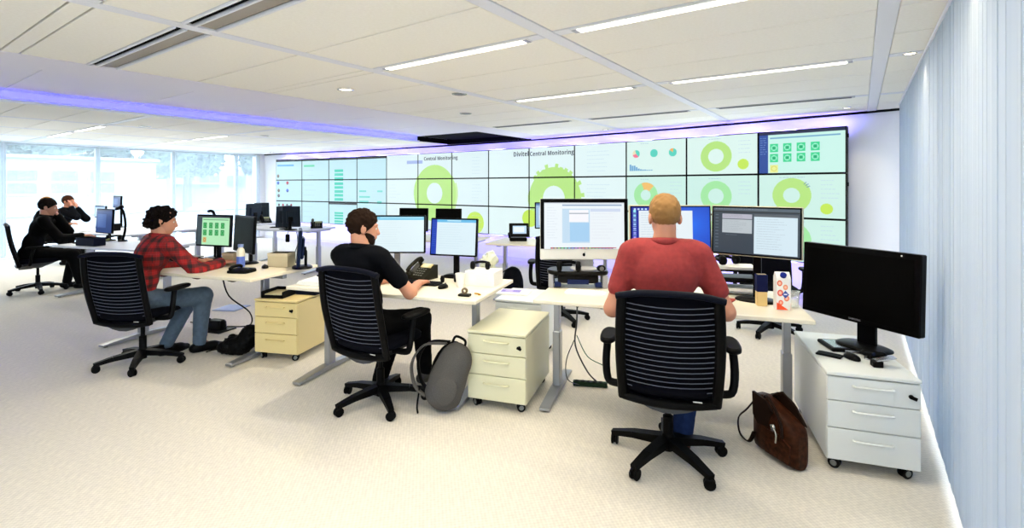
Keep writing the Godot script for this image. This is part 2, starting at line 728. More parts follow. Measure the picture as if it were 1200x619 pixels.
func build_ceiling() -> void:
	var c := struct_node("ceiling")
	var tile := mat("mineral ceiling tile", Color(0.98, 0.965, 0.925), 0.9)
	tile.albedo_texture = noise_tex(0.2, 256, Color(0.975, 0.972, 0.965), Color(1, 1, 1), 11)
	tile.uv1_triplanar = true
	tile.uv1_world_triplanar = true
	tile.uv1_scale = V(0.8, 0.8, 0.8)
	var rail := mat("white ceiling rail", Color(0.9, 0.9, 0.92), 0.5)
	var dark := mat("dark ceiling gap", Color(0.03, 0.03, 0.035), 0.9)
	mi("slab", box(V(15.4, 0.15, 12.4), 0.0), rail, c, Transform3D(Basis(), V(-7.0, 2.78, -2.4)))
	var bays := [[-4.83, -3.25], [-3.16, -1.61], [-1.51, 0.08], [0.17, 0.46], [-9.3, -7.56], [-10.95, -9.4], [-12.6, -11.05], [-14.5, -12.7]]
	for b in bays.size():
		var x0: float = bays[b][0]
		var x1: float = bays[b][1]
		var edges := [-8.4, -7.86, -7.42]
		var z := -6.86
		for s in SLOTS:
			edges.append_array([s - 0.62, s - 0.05])
			for k in 3:
				edges.append(s + 0.05 + 0.57 * k)
		edges.append(3.5)
		edges.sort()
		for i in edges.size() - 1:
			var za: float = edges[i]
			var zb: float = edges[i + 1]
			if zb - za < 0.09 or zb - za > 0.75:
				continue
			var mid := (za + zb) / 2.0
			var slot := false
			for s in SLOTS:
				if absf(mid - s) < 0.03:
					slot = true
			if b < 2 and absf(mid + 1.145) < 0.05:
				za = -1.225        # the air vent takes up the rest of this row
				mid = (za + zb) / 2.0
			if slot and b > 0:
				mi("slot_profile", box(V(x1 - x0 - 0.004, 0.03, zb - za - 0.012), 0.003), rail, c, Transform3D(Basis(), V((x0 + x1) / 2, CEIL + 0.012, mid)))
			else:
				mi("ceiling_panel", box(V(x1 - x0 - 0.006, 0.03, zb - za - 0.011), 0.003), tile, c, Transform3D(Basis(), V((x0 + x1) / 2, CEIL + 0.015, mid)))
	for x in [-3.205, -1.56, 0.125, -9.35, -11.0, -12.65]:
		mi("ceiling_rail", box(V(0.092, 0.034, 11.9), 0.003), rail, c, Transform3D(Basis(), V(x, CEIL + 0.013, -2.4)))
	# the raised bay with the blue cove: a flat band, a shallow tray and a lip
	var bay := mat("smooth bay board", Color(0.91, 0.89, 0.93), 0.6)
	mi("bay_band", box(V(0.5, 0.12, 11.9), 0.004), bay, c, Transform3D(Basis(), V(-5.08, CEIL + 0.055, -2.4)))
	for i in 9:
		mi("bay_board", box(V(2.09, 0.03, 1.194), 0.003), bay, c, Transform3D(Basis(), V(-6.375, 2.555, -6.58 + 1.2 * i)))
	mi("cove_face", box(V(0.03, 0.12, 11.0), 0.002), bay, c, Transform3D(Basis(), V(-7.44, 2.50, -1.7)))
	mi("cove_lip", box(V(0.12, 0.02, 11.0), 0.003), rail, c, Transform3D(Basis(), V(-7.43, 2.437, -1.7)))
	mi("cove_edge", box(V(0.012, 0.03, 11.0), 0.002), rail, c, Transform3D(Basis(), V(-7.367, 2.441, -1.7)))
	mi("bay_end", box(V(1.95, 0.02, 1.0), 0.0), dark, c, Transform3D(Basis(), V(-6.33, 2.545, -7.68)))  # black sheets stand in for the shade inside the open plenum
	mi("bay_end", box(V(2.2, 0.25, 0.02), 0.0), dark, c, Transform3D(Basis(), V(-6.375, 2.57, -8.16)))
	mi("bay_end", box(V(0.02, 0.1, 1.0), 0.0), dark, c, Transform3D(Basis(), V(-7.44, 2.5, -7.68)))

	# the blue light line lying on the lip
	var led := thing("blue_led_strip", "glowing blue LED line in the ceiling cove above the left desks", "LED strip", V(-7.41, 2.449, -1.7))
	mi("diffuser", box(V(0.014, 0.008, 10.9), 0.002), glow("blue led", Color(0.35, 0.42, 1.0), 2.6), led)
	mi("channel", box(V(0.022, 0.003, 10.94), 0.001), rail, led, Transform3D(Basis(), V(0, -0.0055, 0)))
	for k in 3:
		area("cove_light", V(-7.378, 2.462, -5.3 + 3.6 * k), V(-0.35, 1, 0), Vector2(0.012, 3.6), Color(0.13, 0.12, 1.0), 0.9)

	# linear luminaires in the slots
	var lamp_body := mat("luminaire body", Color(0.93, 0.93, 0.93), 0.4)
	var places := []
	for bx in [-2.385, -0.715]:
		for s in [-4.43, -2.62, -0.81]:
			places.append([bx, s])
	for bx in [-10.175, -11.825]:
		for s in [-4.43, -2.62]:
			places.append([bx, s])
	var said := {
		"-2.385 -2.62": "long lit ceiling strip over the centre, nearest the camera on the left",
		"-0.715 -2.62": "long lit ceiling strip cut by the top edge of the picture",
		"-2.385 -4.43": "lit ceiling strip in front of the video wall centre",
		"-0.715 -4.43": "lit ceiling strip running toward the white curtain on the right",
		"-10.175 -2.62": "small far lit ceiling strip on the left, nearer the blue line",
		"-11.825 -2.62": "small far lit ceiling strip on the left, nearer the windows",
		"-10.175 -4.43": "faint far lit ceiling strip left of the video wall, nearer the blue line",
		"-11.825 -4.43": "faint far lit ceiling strip left of the video wall, nearer the windows",
	}
	for p in places:
		var key := "%s %s" % [p[0], p[1]]
		var l := thing("ceiling_light_strip", said.get(key, "lit ceiling strip behind the camera"), "ceiling light", V(p[0], CEIL - 0.004, p[1]), 0.0, "linear lights in the ceiling slots")
		mi("housing", box(V(1.36, 0.014, 0.085), 0.003), lamp_body, l, Transform3D(Basis(), V(0, 0.0, 0)))
		mi("diffuser", box(V(1.28, 0.006, 0.06), 0.002), glow("luminaire diffuser", Color(1.0, 0.97, 0.9), 3.0), l, Transform3D(Basis(), V(0, -0.009, 0)))
		for e in [-1, 1]:
			mi("end_cap", box(V(0.03, 0.012, 0.062), 0.002), mat("grey end cap", Color(0.6, 0.6, 0.64), 0.4), l, Transform3D(Basis(), V(0.662 * e, -0.004, 0)))
		area("strip_lamp", V(p[0], CEIL - 0.02, p[1]), V(0, -1, 0), Vector2(1.28, 0.06), WARM, LAMP)
	# unlit slot outlets near the video wall
	for b in [[-4.04, "left"], [-2.385, "middle"], [-0.715, "right"]]:
		var o := thing("slot_outlet", "thin grey air slot in the ceiling by the video wall, %s of three" % b[1], "air outlet", V(b[0], CEIL - 0.003, -6.24), 0.0, "ceiling air slots before the video wall")
		mi("frame", box(V(1.36, 0.01, 0.085), 0.002), mat("grey slot frame", Color(0.72, 0.72, 0.74), 0.5), o)
		for k in 3:
			mi("slot", box(V(1.3, 0.004, 0.012), 0.001), mat("slot dark", Color(0.36, 0.36, 0.38), 0.7), o, Transform3D(Basis(), V(0, -0.006, -0.024 + 0.024 * k)))
	# the long air vent at the upper left
	for b in [[-4.04, 1.56, "grey return air vent in the ceiling, nearer the blue line"], [-2.385, 1.53, "grey return air vent in the ceiling, at the top edge of the picture"]]:
		var o := thing("air_vent", b[2], "air vent", V(b[0], CEIL, -1.33), 0.0, "ceiling air vents")
		mi("grille", box(V(b[1], 0.012, 0.1), 0.002), mat("grey vent grille", Color(0.62, 0.59, 0.55), 0.6), o, Transform3D(Basis(), V(0, 0.012, -0.022)))
		mi("intake_gap", box(V(b[1], 0.01, 0.04), 0.001), dark, o, Transform3D(Basis(), V(0, 0.012, 0.072)))
		for z in [-0.085, 0.04, 0.1]:
			mi("trim_bar", box(V(b[1], 0.02, 0.014), 0.002), rail, o, Transform3D(Basis(), V(0, 0.0, z)))
	# downlights
	var dl := [[-4.05, -2.98, true, "lit round downlight in the ceiling above the black-shirted man"], [-3.3, -3.78, false, "unlit round downlight beside the ceiling rail"], [-4.13, -4.85, false, "small chrome downlight near the dark ceiling recess"],
		[-9.1, -3.02, false, "dark round downlight above the far left desks"], [-9.0, -4.86, false, "dark round downlight left of the video wall"]]
	for d in dl:
		var o := thing("downlight", d[3], "downlight", V(d[0], CEIL - 0.002, d[1]), 0.0, "round ceiling downlights")
		mi("ring", lathe_mesh([Vector2(0.055, 0.0), Vector2(0.075, -0.004), Vector2(0.08, 0.0), Vector2(0.08, 0.006)], 20), mat("chrome ring", Color(0.75, 0.73, 0.7), 0.25, 0.9), o)
		mi("lamp_glass" if d[2] else "reflector", lathe_mesh([Vector2(0.0, -0.001), Vector2(0.056, -0.001), Vector2(0.056, 0.006)], 20), glow("downlight glow", Color(1, 0.96, 0.88), 2.5) if d[2] else mat("dark reflector", Color(0.16, 0.14, 0.11), 0.3, 0.6), o)
		if d[2]:
			point_spot("downlight_lamp", V(d[0], CEIL - 0.03, d[1]), V(0, -1, 0), 55, WARM, 2.0, 0.05)
	# wall washers over the video wall and by the curtain
	var ws := [[-13.25, -7.36, "far left end of the video wall"], [-3.42, -7.55, "middle of the video wall"], [-0.12, -7.08, "right end of the video wall"], [0.29, -4.43, "white curtain"], [0.29, -2.62, "near end of the white curtain"]]
	for w in ws:
		var o := thing("wall_washer", "small bright ceiling spot over the %s" % w[2], "spotlight", V(w[0], CEIL - 0.003, w[1]), 0.0, "wall washer spots")
		mi("ring", lathe_mesh([Vector2(0.03, 0.0), Vector2(0.042, -0.004), Vector2(0.045, 0.005)], 16), mat("chrome ring", Color(0.75, 0.73, 0.7), 0.25, 0.9), o)
		mi("lamp_glass", lathe_mesh([Vector2(0.0, -0.002), Vector2(0.031, -0.002), Vector2(0.031, 0.004)], 16), glow("washer glow", Color(1, 0.95, 0.85), 3.0), o)
		var to := V(0.15, -1, 0) if w[0] > 0.2 else V(0, -1, -0.22)
		point_spot("washer_lamp", V(w[0], CEIL - 0.02, w[1]), to, 42, Color(1.0, 0.93, 0.82), 0.12 if w[0] > 0.2 else 0.3, 0.02)

func build_windows() -> void:
	var frame := mat("pale window frame", Color(0.78, 0.8, 0.83), 0.5)
	var glass := mat("window glass", Color(0.95, 0.98, 1.0, 0.12), 0.05)
	glass.transparency = BaseMaterial3D.TRANSPARENCY_ALPHA
	var sheer := mat("sheer blind", Color(0.78, 0.83, 0.86, 0.3), 0.9)
	sheer.transparency = BaseMaterial3D.TRANSPARENCY_ALPHA
	sheer.backlight_enabled = true
	sheer.backlight = Color(0.3, 0.33, 0.34)
	var w := struct_node("wall_left")
	mi("header", box(V(0.3, 0.32, 11.6), 0.0), white_paint(), w, Transform3D(Basis(), V(-14.55, 2.59, -1.9)))
	mi("sill", box(V(0.3, 0.1, 11.6), 0.0), white_paint(), w, Transform3D(Basis(), V(-14.55, 0.0, -1.9)))
	mi("corner_post", box(V(0.2, 2.7, 0.3), 0.0), white_paint(), w, Transform3D(Basis(), V(-14.5, 1.3, -7.68)))
	var zs := [-7.6, -6.99, -5.42, -3.87, -2.32, -0.77, 0.78, 2.33, 3.5]
	for i in zs.size() - 1:
		var o := struct_node("window_%d" % (i + 1))
		var z0: float = zs[i]
		var z1: float = zs[i + 1]
		var mid := (z0 + z1) / 2.0
		mi("pane", box(V(0.012, 2.36, z1 - z0 - 0.06), 0.0), glass, o, Transform3D(Basis(), V(-14.5, 1.24, mid)))
		for z in [z0, z1]:
			mi("mullion", box(V(0.1, 2.4, 0.045), 0.003), frame, o, Transform3D(Basis(), V(-14.46, 1.24, z + (0.0225 if z == z0 else -0.0225))))
		mi("transom", box(V(0.05, 0.04, z1 - z0), 0.003), frame, o, Transform3D(Basis(), V(-14.47, 0.86, mid)))
		mi("transom", box(V(0.08, 0.05, z1 - z0), 0.003), frame, o, Transform3D(Basis(), V(-14.46, 2.41, mid)))
		# vertical sheer strips hanging inside the glass
		var st := begin()
		var n := int((z1 - z0) / 0.06)
		for k in n:
			var zz := z0 + (k + 0.5) * (z1 - z0) / n
			bbox(st, V(-14.32 + 0.006 * (k % 2), 1.24, zz), V(0.002, 2.36, (z1 - z0) / n * (0.995 if k % 5 else 0.9)), 0.0)
		var sh := mi("sheer_blind", done(st), sheer, o)
		sh.set_meta("kind", "stuff")

func build_curtain() -> void:
	# white string curtain in front of the right wall: strips hang at slightly different depths
	var cu := thing("strip_curtain", "floor-to-ceiling white strip curtain along the right wall", "curtain", V(0.375, 0, 0))
	var cloth := []
	for k in 3:
		var m := mat("curtain white %d" % k, [Color(0.69, 0.72, 0.745), Color(0.67, 0.705, 0.735), Color(0.71, 0.735, 0.755)][k], 0.8)
		m.backlight_enabled = true
		m.backlight = Color(0.5, 0.55, 0.6)
		cloth.append(m)
	var rng := RandomNumberGenerator.new()
	rng.seed = 21
	var z := 0.75
	while z > -7.05:
		var wd: float = [0.052, 0.07, 0.038][rng.randi() % 3]
		if z > -1.2:
			wd = 0.24
		var gap := 0.0008 if rng.randf() < 0.9 else 0.003
		if z - wd < -2.6 and z > -2.6:
			gap = 0.012
		mi("strip", box(V(0.006, 2.4, wd), 0.002), cloth[rng.randi() % 3], cu, Transform3D(Basis(), V(rng.randf_range(-0.002, 0.002), 1.235, z - wd / 2)))
		z -= wd + gap
	mi("rail", box(V(0.03, 0.02, 7.8), 0.003), mat("white ceiling rail", Color.WHITE), cu, Transform3D(Basis(), V(0, 2.443, -3.15)))

func build_outside() -> void:
	struct("ground", box(V(110, 0.2, 110), 0.0), mat("outdoor paving", Color(0.46, 0.49, 0.5), 0.9), Transform3D(Basis(), V(-20, -0.36, -10)))
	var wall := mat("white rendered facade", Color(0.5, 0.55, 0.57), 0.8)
	var gl := mat("facade window", Color(0.27, 0.32, 0.38), 0.6)
	var fr_ := mat("facade frame", Color(0.55, 0.6, 0.62), 0.6)
	var b := thing("white_pavilion", "low white building across the yard seen through the windows", "building", V(-31, -0.25, -2.0), 0.0)
	mi("wall", box(V(5, 3.1, 18), 0.02), wall, b, Transform3D(Basis(), V(-2.5, 1.55, 0.2)))
	mi("roof_edge", box(V(5.3, 0.14, 18.3), 0.02), fr_, b, Transform3D(Basis(), V(-2.5, 3.12, 0.2)))
	mi("plinth", box(V(0.1, 0.35, 18), 0.01), mat("grey plinth", Color(0.6, 0.62, 0.66), 0.8), b, Transform3D(Basis(), V(0.05, 0.17, 0.2)))
	for i in 11:
		var wz := 8.0 - i * 1.45
		var f := mi("window", box(V(0.08, 1.25, 1.15), 0.01), fr_, b, Transform3D(Basis(), V(0.03, 1.95, wz)))
		for r in 2:
			mi("pane", box(V(0.02, 0.5, 1.0), 0.005), gl, f, Transform3D(Basis(), V(0.04, -0.29 + 0.58 * r, 0)))
	var b2 := thing("far_building", "pale far building with blue windows behind the right-hand window panes", "building", V(-55, -0.25, -27.0), 0.0)
	mi("wall", box(V(6, 3.6, 14), 0.02), wall, b2, Transform3D(Basis(), V(-3, 1.8, 0)))
	mi("canopy", box(V(1.2, 0.15, 4.0), 0.02), fr_, b2, Transform3D(Basis(), V(0.5, 2.0, 4.2)))
	for i in 4:
		var f := mi("window", box(V(0.08, 1.6, 2.2), 0.01), fr_, b2, Transform3D(Basis(), V(0.03, 2.2, -5.0 + i * 2.7)))
		mi("pane", box(V(0.02, 1.35, 0.95), 0.005), gl, f, Transform3D(Basis(), V(0.04, 0, -0.52)))
		mi("pane", box(V(0.02, 1.35, 0.95), 0.005), gl, f, Transform3D(Basis(), V(0.04, 0, 0.52)))
	# trees behind the pavilion
	var leaf := mat("grey green foliage", Color(0.34, 0.4, 0.36), 0.9)
	var bark := mat("bark", Color(0.3, 0.26, 0.22), 0.9)
	var rng := RandomNumberGenerator.new()
	rng.seed = 8
	var crown: Array = []
	for v in 3:
		var prims := []
		for k in 9:
			prims.append([1, V(rng.randf_range(-1.5, 1.5), rng.randf_range(3.4, 6.0), rng.randf_range(-1.5, 1.5)), V(1, 0.85, 1) * rng.randf_range(0.8, 1.3), Basis()])
		crown.append(blob_mesh(prims, 0.17, 0.12, [], 0.9))
	var names := ["first tree from the left behind the white pavilion", "second tree from the left behind the white pavilion", "third tree from the left behind the white pavilion", "fourth tree from the left behind the white pavilion", "fifth tree from the left behind the white pavilion", "tree at the right end of the white pavilion", "tree beside the far building", "last tree before the video wall corner"]
	for i in 8:
		var t := thing("leafy_tree", names[i], "tree", V(-39.0 - (i % 2) * 7.0, -0.25, -3.0 - i * 3.1), 40.0 * i, "trees behind the white pavilion")
		mi("crown", crown[i % 3], leaf, t)
		mi("trunk", tube_mesh([V(0, 0, 0), V(0.05, 1.6, 0), V(0, 3.4, 0.1)], 0.2, 8, 1.0, Vector3.ZERO, 0.12), bark, t)
	var bush := thing("hedge_bush", "pale green shrub growing before the white pavilion's left windows", "shrub", V(-24.5, -0.25, -1.3))
	var prims2 := []
	for k in 10:
		prims2.append([1, V(rng.randf_range(-0.5, 0.5), rng.randf_range(0.4, 2.2), rng.randf_range(-0.9, 0.9)), V(1, 1, 1) * rng.randf_range(0.28, 0.5), Basis()])
	mi("foliage", blob_mesh(prims2, 0.08, 0.06, [], 0.4), mat("pale shrub", Color(0.6, 0.68, 0.55), 0.9), bush)
	mi("stem", tube_mesh([V(0, 0, 0), V(0, 0.7, 0)], 0.05, 6), bark, bush)

# ------------------------------------------------------------------ the video wall: 13 x 3 displays
const PW := 160
const PH := 90

func wall_rect(im: Image, c: int, r: int, u0: float, v0: float, u1: float, v1: float, col: Color) -> void:
	# a rectangle in units of displays, counted from the upper left corner of the wall
	var x0 := clampf((u0 - c) * PW, 0, PW)
	var x1 := clampf((u1 - c) * PW, 0, PW)
	var y0 := clampf((v0 - r) * PH, 0, PH)
	var y1 := clampf((v1 - r) * PH, 0, PH)
	if x1 - x0 > 0.4 and y1 - y0 > 0.4:
		fr(im, x0, y0, x1 - x0, y1 - y0, col)

func wall_ring(im: Image, c: int, r: int, u: float, v: float, ro: float, ri: float, col: Color, a0 := 0.0, a1 := TAU) -> void:
	# radii in display heights
	ring(im, (u - c) * PW, (v - r) * PH, ro * PH, ri * PH, col, a0, a1)

func display_picture(c: int, r: int) -> Image:
	var bg := Color(0.9, 0.98, 0.98)
	if c < 4:
		bg = Color(0.77, 0.92, 0.96)
	elif c < 7:
		bg = Color(0.88, 0.96, 0.97)
	elif c > 9:
		bg = Color(0.88, 0.98, 0.95) if r == 0 else Color(0.82, 0.96, 0.92)
	var im := img(PW, PH, bg)
	var green := Color(0.73, 0.92, 0.52)
	var mint := Color(0.66, 0.93, 0.66)
	var lime := Color(0.79, 0.94, 0.36)
	var teal := Color(0.25, 0.82, 0.72)
	var faint := Color(0.76, 0.87, 0.93)
	var line := Color(0.62, 0.76, 0.84)
	if c < 4:
		if r == 0:
			fr(im, 0, 0, PW, 9, Color(0.08, 0.09, 0.11))
		if c == 2 and r == 2:
			fr(im, 0, 0, PW, 8, Color(0.04, 0.04, 0.05))
		if c == 0:
			if r == 0:
				fr(im, 8, 22, 104, 8, Color(0.42, 0.72, 0.95))
			for i in [[0.08, 0.82, Color(0.5, 0.42, 0.36)], [0.08, 1.12, Color(0.25, 0.4, 0.85)], [0.45, 1.12, Color(0.75, 0.2, 0.3)], [0.1, 1.5, Color(0.5, 0.42, 0.36)], [0.45, 1.5, Color(0.3, 0.45, 0.88)], [0.1, 1.76, Color(0.45, 0.4, 0.45)]]:
				wall_ring(im, c, r, i[0], i[1], 0.085, 0.0, i[2])
				wall_ring(im, c, r, i[0], i[1], 0.085, 0.0, i[2].darkened(0.35), 2.0, 3.6)
			if r == 2:
				for k in 4:
					ring(im, 18 + 26 * k, 16, 6, 0, [Color(0.35, 0.3, 0.3), Color(0.7, 0.25, 0.3), Color(0.4, 0.4, 0.45), Color(0.6, 0.3, 0.35)][k])
		elif c == 1:
			if r == 0:
				fr(im, 10, 26, 66, 9, Color(0.45, 0.87, 0.72))
			text_rows(im, 10, 50 if r == 0 else 20, 90, 2 if r == 0 else 3, 22, line, 30 + r)
		elif c == 2:
			for k in 8:
				wall_rect(im, c, r, 2.2, 0.54 + k * 0.185, 2.52, 0.54 + k * 0.185 + 0.12, teal)
			for k in 5:
				wall_rect(im, c, r, 2.2, 2.44 + k * 0.13, 2.52, 2.44 + k * 0.13 + 0.085, teal)
		else:
			text_rows(im, 84, 24, 40, 6, 11, faint, 40 + r)
			for k in [[3.07, 1.47, 3.32], [3.7, 1.47, 3.88], [3.07, 1.72, 3.45], [3.07, 1.93, 3.4], [3.7, 1.93, 3.85], [3.07, 2.25, 3.42]]:
				wall_rect(im, c, r, k[0], k[1], k[2], k[1] + 0.08, Color(0.45, 0.86, 0.82))
	elif c < 7:
		wall_ring(im, c, r, 5.5, 1.56, 1.1, 0.42, green)
		wall_ring(im, c, r, 5.5, 1.56, 1.18, 1.08, green.lightened(0.25), 1.2, 2.3)
		wall_rect(im, c, r, 4.66, 0.25, 5.13, 0.38, Color(0.66, 0.74, 0.93))
		wall_ring(im, c, r, 6.65, 2.62, 0.42, 0.0, lime)
		if c == 6:
			text_rows(im, 90, 20, 50, 6, 11, faint, 50 + r)
		if c == 4 and r == 1:
			text_rows(im, 12, 20, 60, 5, 12, faint, 58)
	elif c < 10:
		wall_ring(im, c, r, 8.56, 1.7, 1.02, 0.44, green)
		for k in 14:
			wall_ring(im, c, r, 8.56, 1.7, 1.02 + 0.13 * (0.5 + 0.5 * sin(k * 2.7)), 1.0, green, -0.9 + k * 0.19, -0.9 + k * 0.19 + 0.12)
		wall_ring(im, c, r, 8.02, 2.35, 0.3, 0.0, lime)
		if c == 9:
			text_rows(im, 40, 20, 90, 6, 11, faint, 60 + r)
	elif c == 10:
		if r == 0:
			for k in 3:
				ring(im, 27 + 50 * k, 33, 10.5, 0, teal.lightened(0.15))
			ring(im, 27, 33, 10.5, 0, Color(0.98, 0.5, 0.6), 2.4, 4.4)
			ring(im, 27, 33, 10.5, 0, Color(0.95, 0.9, 0.75), 4.4, 6.0)
			ring(im, 127, 33, 10.5, 0, Color(0.98, 0.72, 0.4), -0.9, 0.2)
			for k in 11:
				var hh: float = [17, 14, 14, 10, 6, 4, 3, 3, 2, 2, 2][k]
				fr(im, 8 + k * 6, 78 - hh, 5, hh, Color(0.45, 0.68, 0.85))
		elif r == 1:
			ring(im, 54, 48, 33, 14, mint)
			ring(im, 54, 48, 33, 14, Color(0.97, 0.78, 0.45), -0.35, 0.75)
			text_rows(im, 120, 14, 34, 4, 9, faint, 70)
		text_rows(im, 40, 6, 40, 1, 8, line, 71)
	elif c == 11:
		ring(im, 69, 48, 36, 18, green if r == 0 else mint)
		if r == 0:
			ring(im, 130, 68, 12, 0, lime)
		text_rows(im, 52, 6, 40, 1, 8, line, 72)
		text_rows(im, 120, 14, 34, 4, 9, faint, 73)
	else:
		if r == 0:
			im.fill(Color(0.8, 0.97, 0.93))
			fr(im, 0, 0, PW, 6, Color(0.1, 0.14, 0.28))
			fr(im, 0, 6, 18, PH, Color(0.14, 0.3, 0.62))
			text_rows(im, 2, 12, 13, 8, 5, Color(0.55, 0.68, 0.9), 77)
			fr(im, 22, 12, 130, 3, Color(0.45, 0.68, 0.82))
			for y in 2:
				for x in 4:
					fr(im, 22 + x * 26, 26 + y * 22, 16, 18, Color(0.2, 0.85, 0.58))
					ring(im, 30 + x * 26, 35 + y * 22, 6, 4.4, Color(0.72, 0.97, 0.88))
					ring(im, 30 + x * 26, 35 + y * 22, 2.4, 0, Color(0.1, 0.62, 0.42))
			fr(im, 22, 72, 16, 17, Color(0.93, 0.96, 0.6))
			ring(im, 30, 80, 6, 4.6, Color(0.85, 0.85, 0.4))
		else:
			ring(im, 64, 44, 37, 16, green if r == 1 else mint)
			if r == 1:
				for k in 3:
					ring(im, 64, 44, 40, 33, Color(0.45, 0.62, 0.72), 0.75 + k * 0.13, 0.75 + k * 0.13 + 0.05)
				ring(im, 128, 71, 11, 0, lime)
			text_rows(im, 40, 5, 70, 1, 8, line, 74)
			text_rows(im, 118, 12, 34, 5, 9, faint, 75)
	return im

func word(text: String, x0: float, x1: float, base: float, parent: Node, c: Color, size := 0.0, z := 0.0485) -> float:
	# lettering fitted between x0 and x1
	var t := TextMesh.new()
	t.text = text
	var f := SystemFont.new()
	f.font_names = PackedStringArray(["Droid Sans"])
	f.font_weight = 700
	t.font = f
	t.font_size = 64
	t.pixel_size = 0.001
	t.depth = 0.001
	t.horizontal_alignment = HORIZONTAL_ALIGNMENT_LEFT
	t.vertical_alignment = VERTICAL_ALIGNMENT_BOTTOM
	var b := t.get_aabb()
	t.pixel_size = size if size > 0.0 else 0.001 * (x1 - x0) / b.size.x
	b = t.get_aabb()
	mi("lettering", t, mat("lettering %s" % c, c, 0.6), parent, Transform3D(Basis(), V(x0 - b.position.x, base, z)))
	return t.pixel_size

func build_video_wall() -> void:
	var w := thing("video_wall", "curved wall of 39 lit displays in three rows showing charts and green rings", "video wall", V(-6.9, PANEL_TOP - 3 * PANEL_H, -7.8))
	var size1 := 0.0
	var black := mat("display housing", Color(0.015, 0.015, 0.018), 0.45)
	for c in 13:
		var a := V(WALL_X[c], 0, WALL_Z[c])
		var b := V(WALL_X[c + 1], 0, WALL_Z[c + 1])
		var wide := a.distance_to(b)
		var turn := atan2(-(b.z - a.z), b.x - a.x)
		for r in 3:
			var at := (a + b) / 2.0 + V(0, PANEL_TOP - (r + 0.5) * PANEL_H, 0) - w.position
			var p := mi("display_panel", box(V(wide - 0.002, PANEL_H - 0.002, 0.09), 0.003), black, w, Transform3D(Basis(Vector3.UP, turn), at - Basis(Vector3.UP, turn).z * 0.045))
			mi("screen", picture(snappedf(wide - 0.026, 0.001), PANEL_H - 0.026, 0.0015), screen_mat(display_picture(c, r), SCREEN), p, Transform3D(Basis(), V(0, 0, 0.0455)))
			var ink := Color(0.2, 0.22, 0.33)
			if r == 0 and c == 7:
				word("Divitel", 0.14, 0.5, 0.1, p, ink)
			if r == 0 and c == 8:
				word("Central Monitoring", -0.49, 0.5, 0.1, p, ink)
			if r == 0 and c == 5:
				size1 = word("Central Monitor", -0.32, 0.5, 0.1, p, ink)
			if r == 0 and c == 6:
				word("ing", -0.49, -0.31, 0.1, p, ink, size1)
	# lavender wash strips on the back of the displays, facing the wall
	var led := glow("lavender led", Color(0.62, 0.5, 1.0), 1.6)
	for c in 13:
		var a := V(WALL_X[c], 0, WALL_Z[c] - 0.06)
		var b := V(WALL_X[c + 1], 0, WALL_Z[c + 1] - 0.06)
		var turn := atan2(-(b.z - a.z), b.x - a.x)
		mi("wash_light_strip", box(V(1.0, 0.012, 0.012), 0.002), led, w, Transform3D(Basis(Vector3.UP, turn), (a + b) / 2 + V(0, PANEL_TOP + 0.005, 0) - w.position))
		area("wash_light", (a + b) / 2 + V(0, PANEL_TOP + 0.012, 0.0), V(0, 0.75, -1), Vector2(1.02, 0.02), WASH, WASH_E)
		mi("wash_light_strip", box(V(1.0, 0.012, 0.012), 0.002), led, w, Transform3D(Basis(Vector3.UP, turn), (a + b) / 2 + V(0, PANEL_TOP - 3 * PANEL_H - 0.005, 0) - w.position))
		area("wash_light", (a + b) / 2 + V(0, PANEL_TOP - 3 * PANEL_H - 0.012, 0.0), V(0, -0.75, -1), Vector2(1.02, 0.02), WASH, WASH_E)
	var e := V(WALL_X[13], 1.4, WALL_Z[13] - 0.08)
	mi("wash_light_strip", box(V(0.012, 1.6, 0.012), 0.002), led, w, Transform3D(Basis(), e - w.position + V(-0.03, 0, 0)))
	area("wash_light", e + V(-0.015, 0, 0), V(0.6, 0, -1), Vector2(0.02, 1.6), Color(0.35, 0.3, 1.0), WASH_E * 0.5)
	mi("bracket", box(V(0.02, 0.05, 0.05), 0.003), black, w, Transform3D(Basis(), e - w.position + V(0.012, 0.75, 0.02)))
	mi("bracket", box(V(0.02, 0.05, 0.05), 0.003), black, w, Transform3D(Basis(), e - w.position + V(0.012, 0.15, 0.02)))
	# what the lit wall gives to the room, as four broad soft lights just in front of it
	for k in 4:
		var i: int = [1, 4, 8, 11][k]
		var a := V(WALL_X[i], 0, WALL_Z[i])
		var b := V(WALL_X[i + 1], 0, WALL_Z[i + 1])
		var n := (b - a).cross(Vector3.UP) * -1.0
		n = V(-(b.z - a.z), 0, (b.x - a.x)).normalized()
		area("display_light", (a + b) / 2 + V(0, 1.4, 0) + n * 0.02, n, Vector2(3.2, 1.7), Color(0.9, 0.94, 1.0), 2.6)

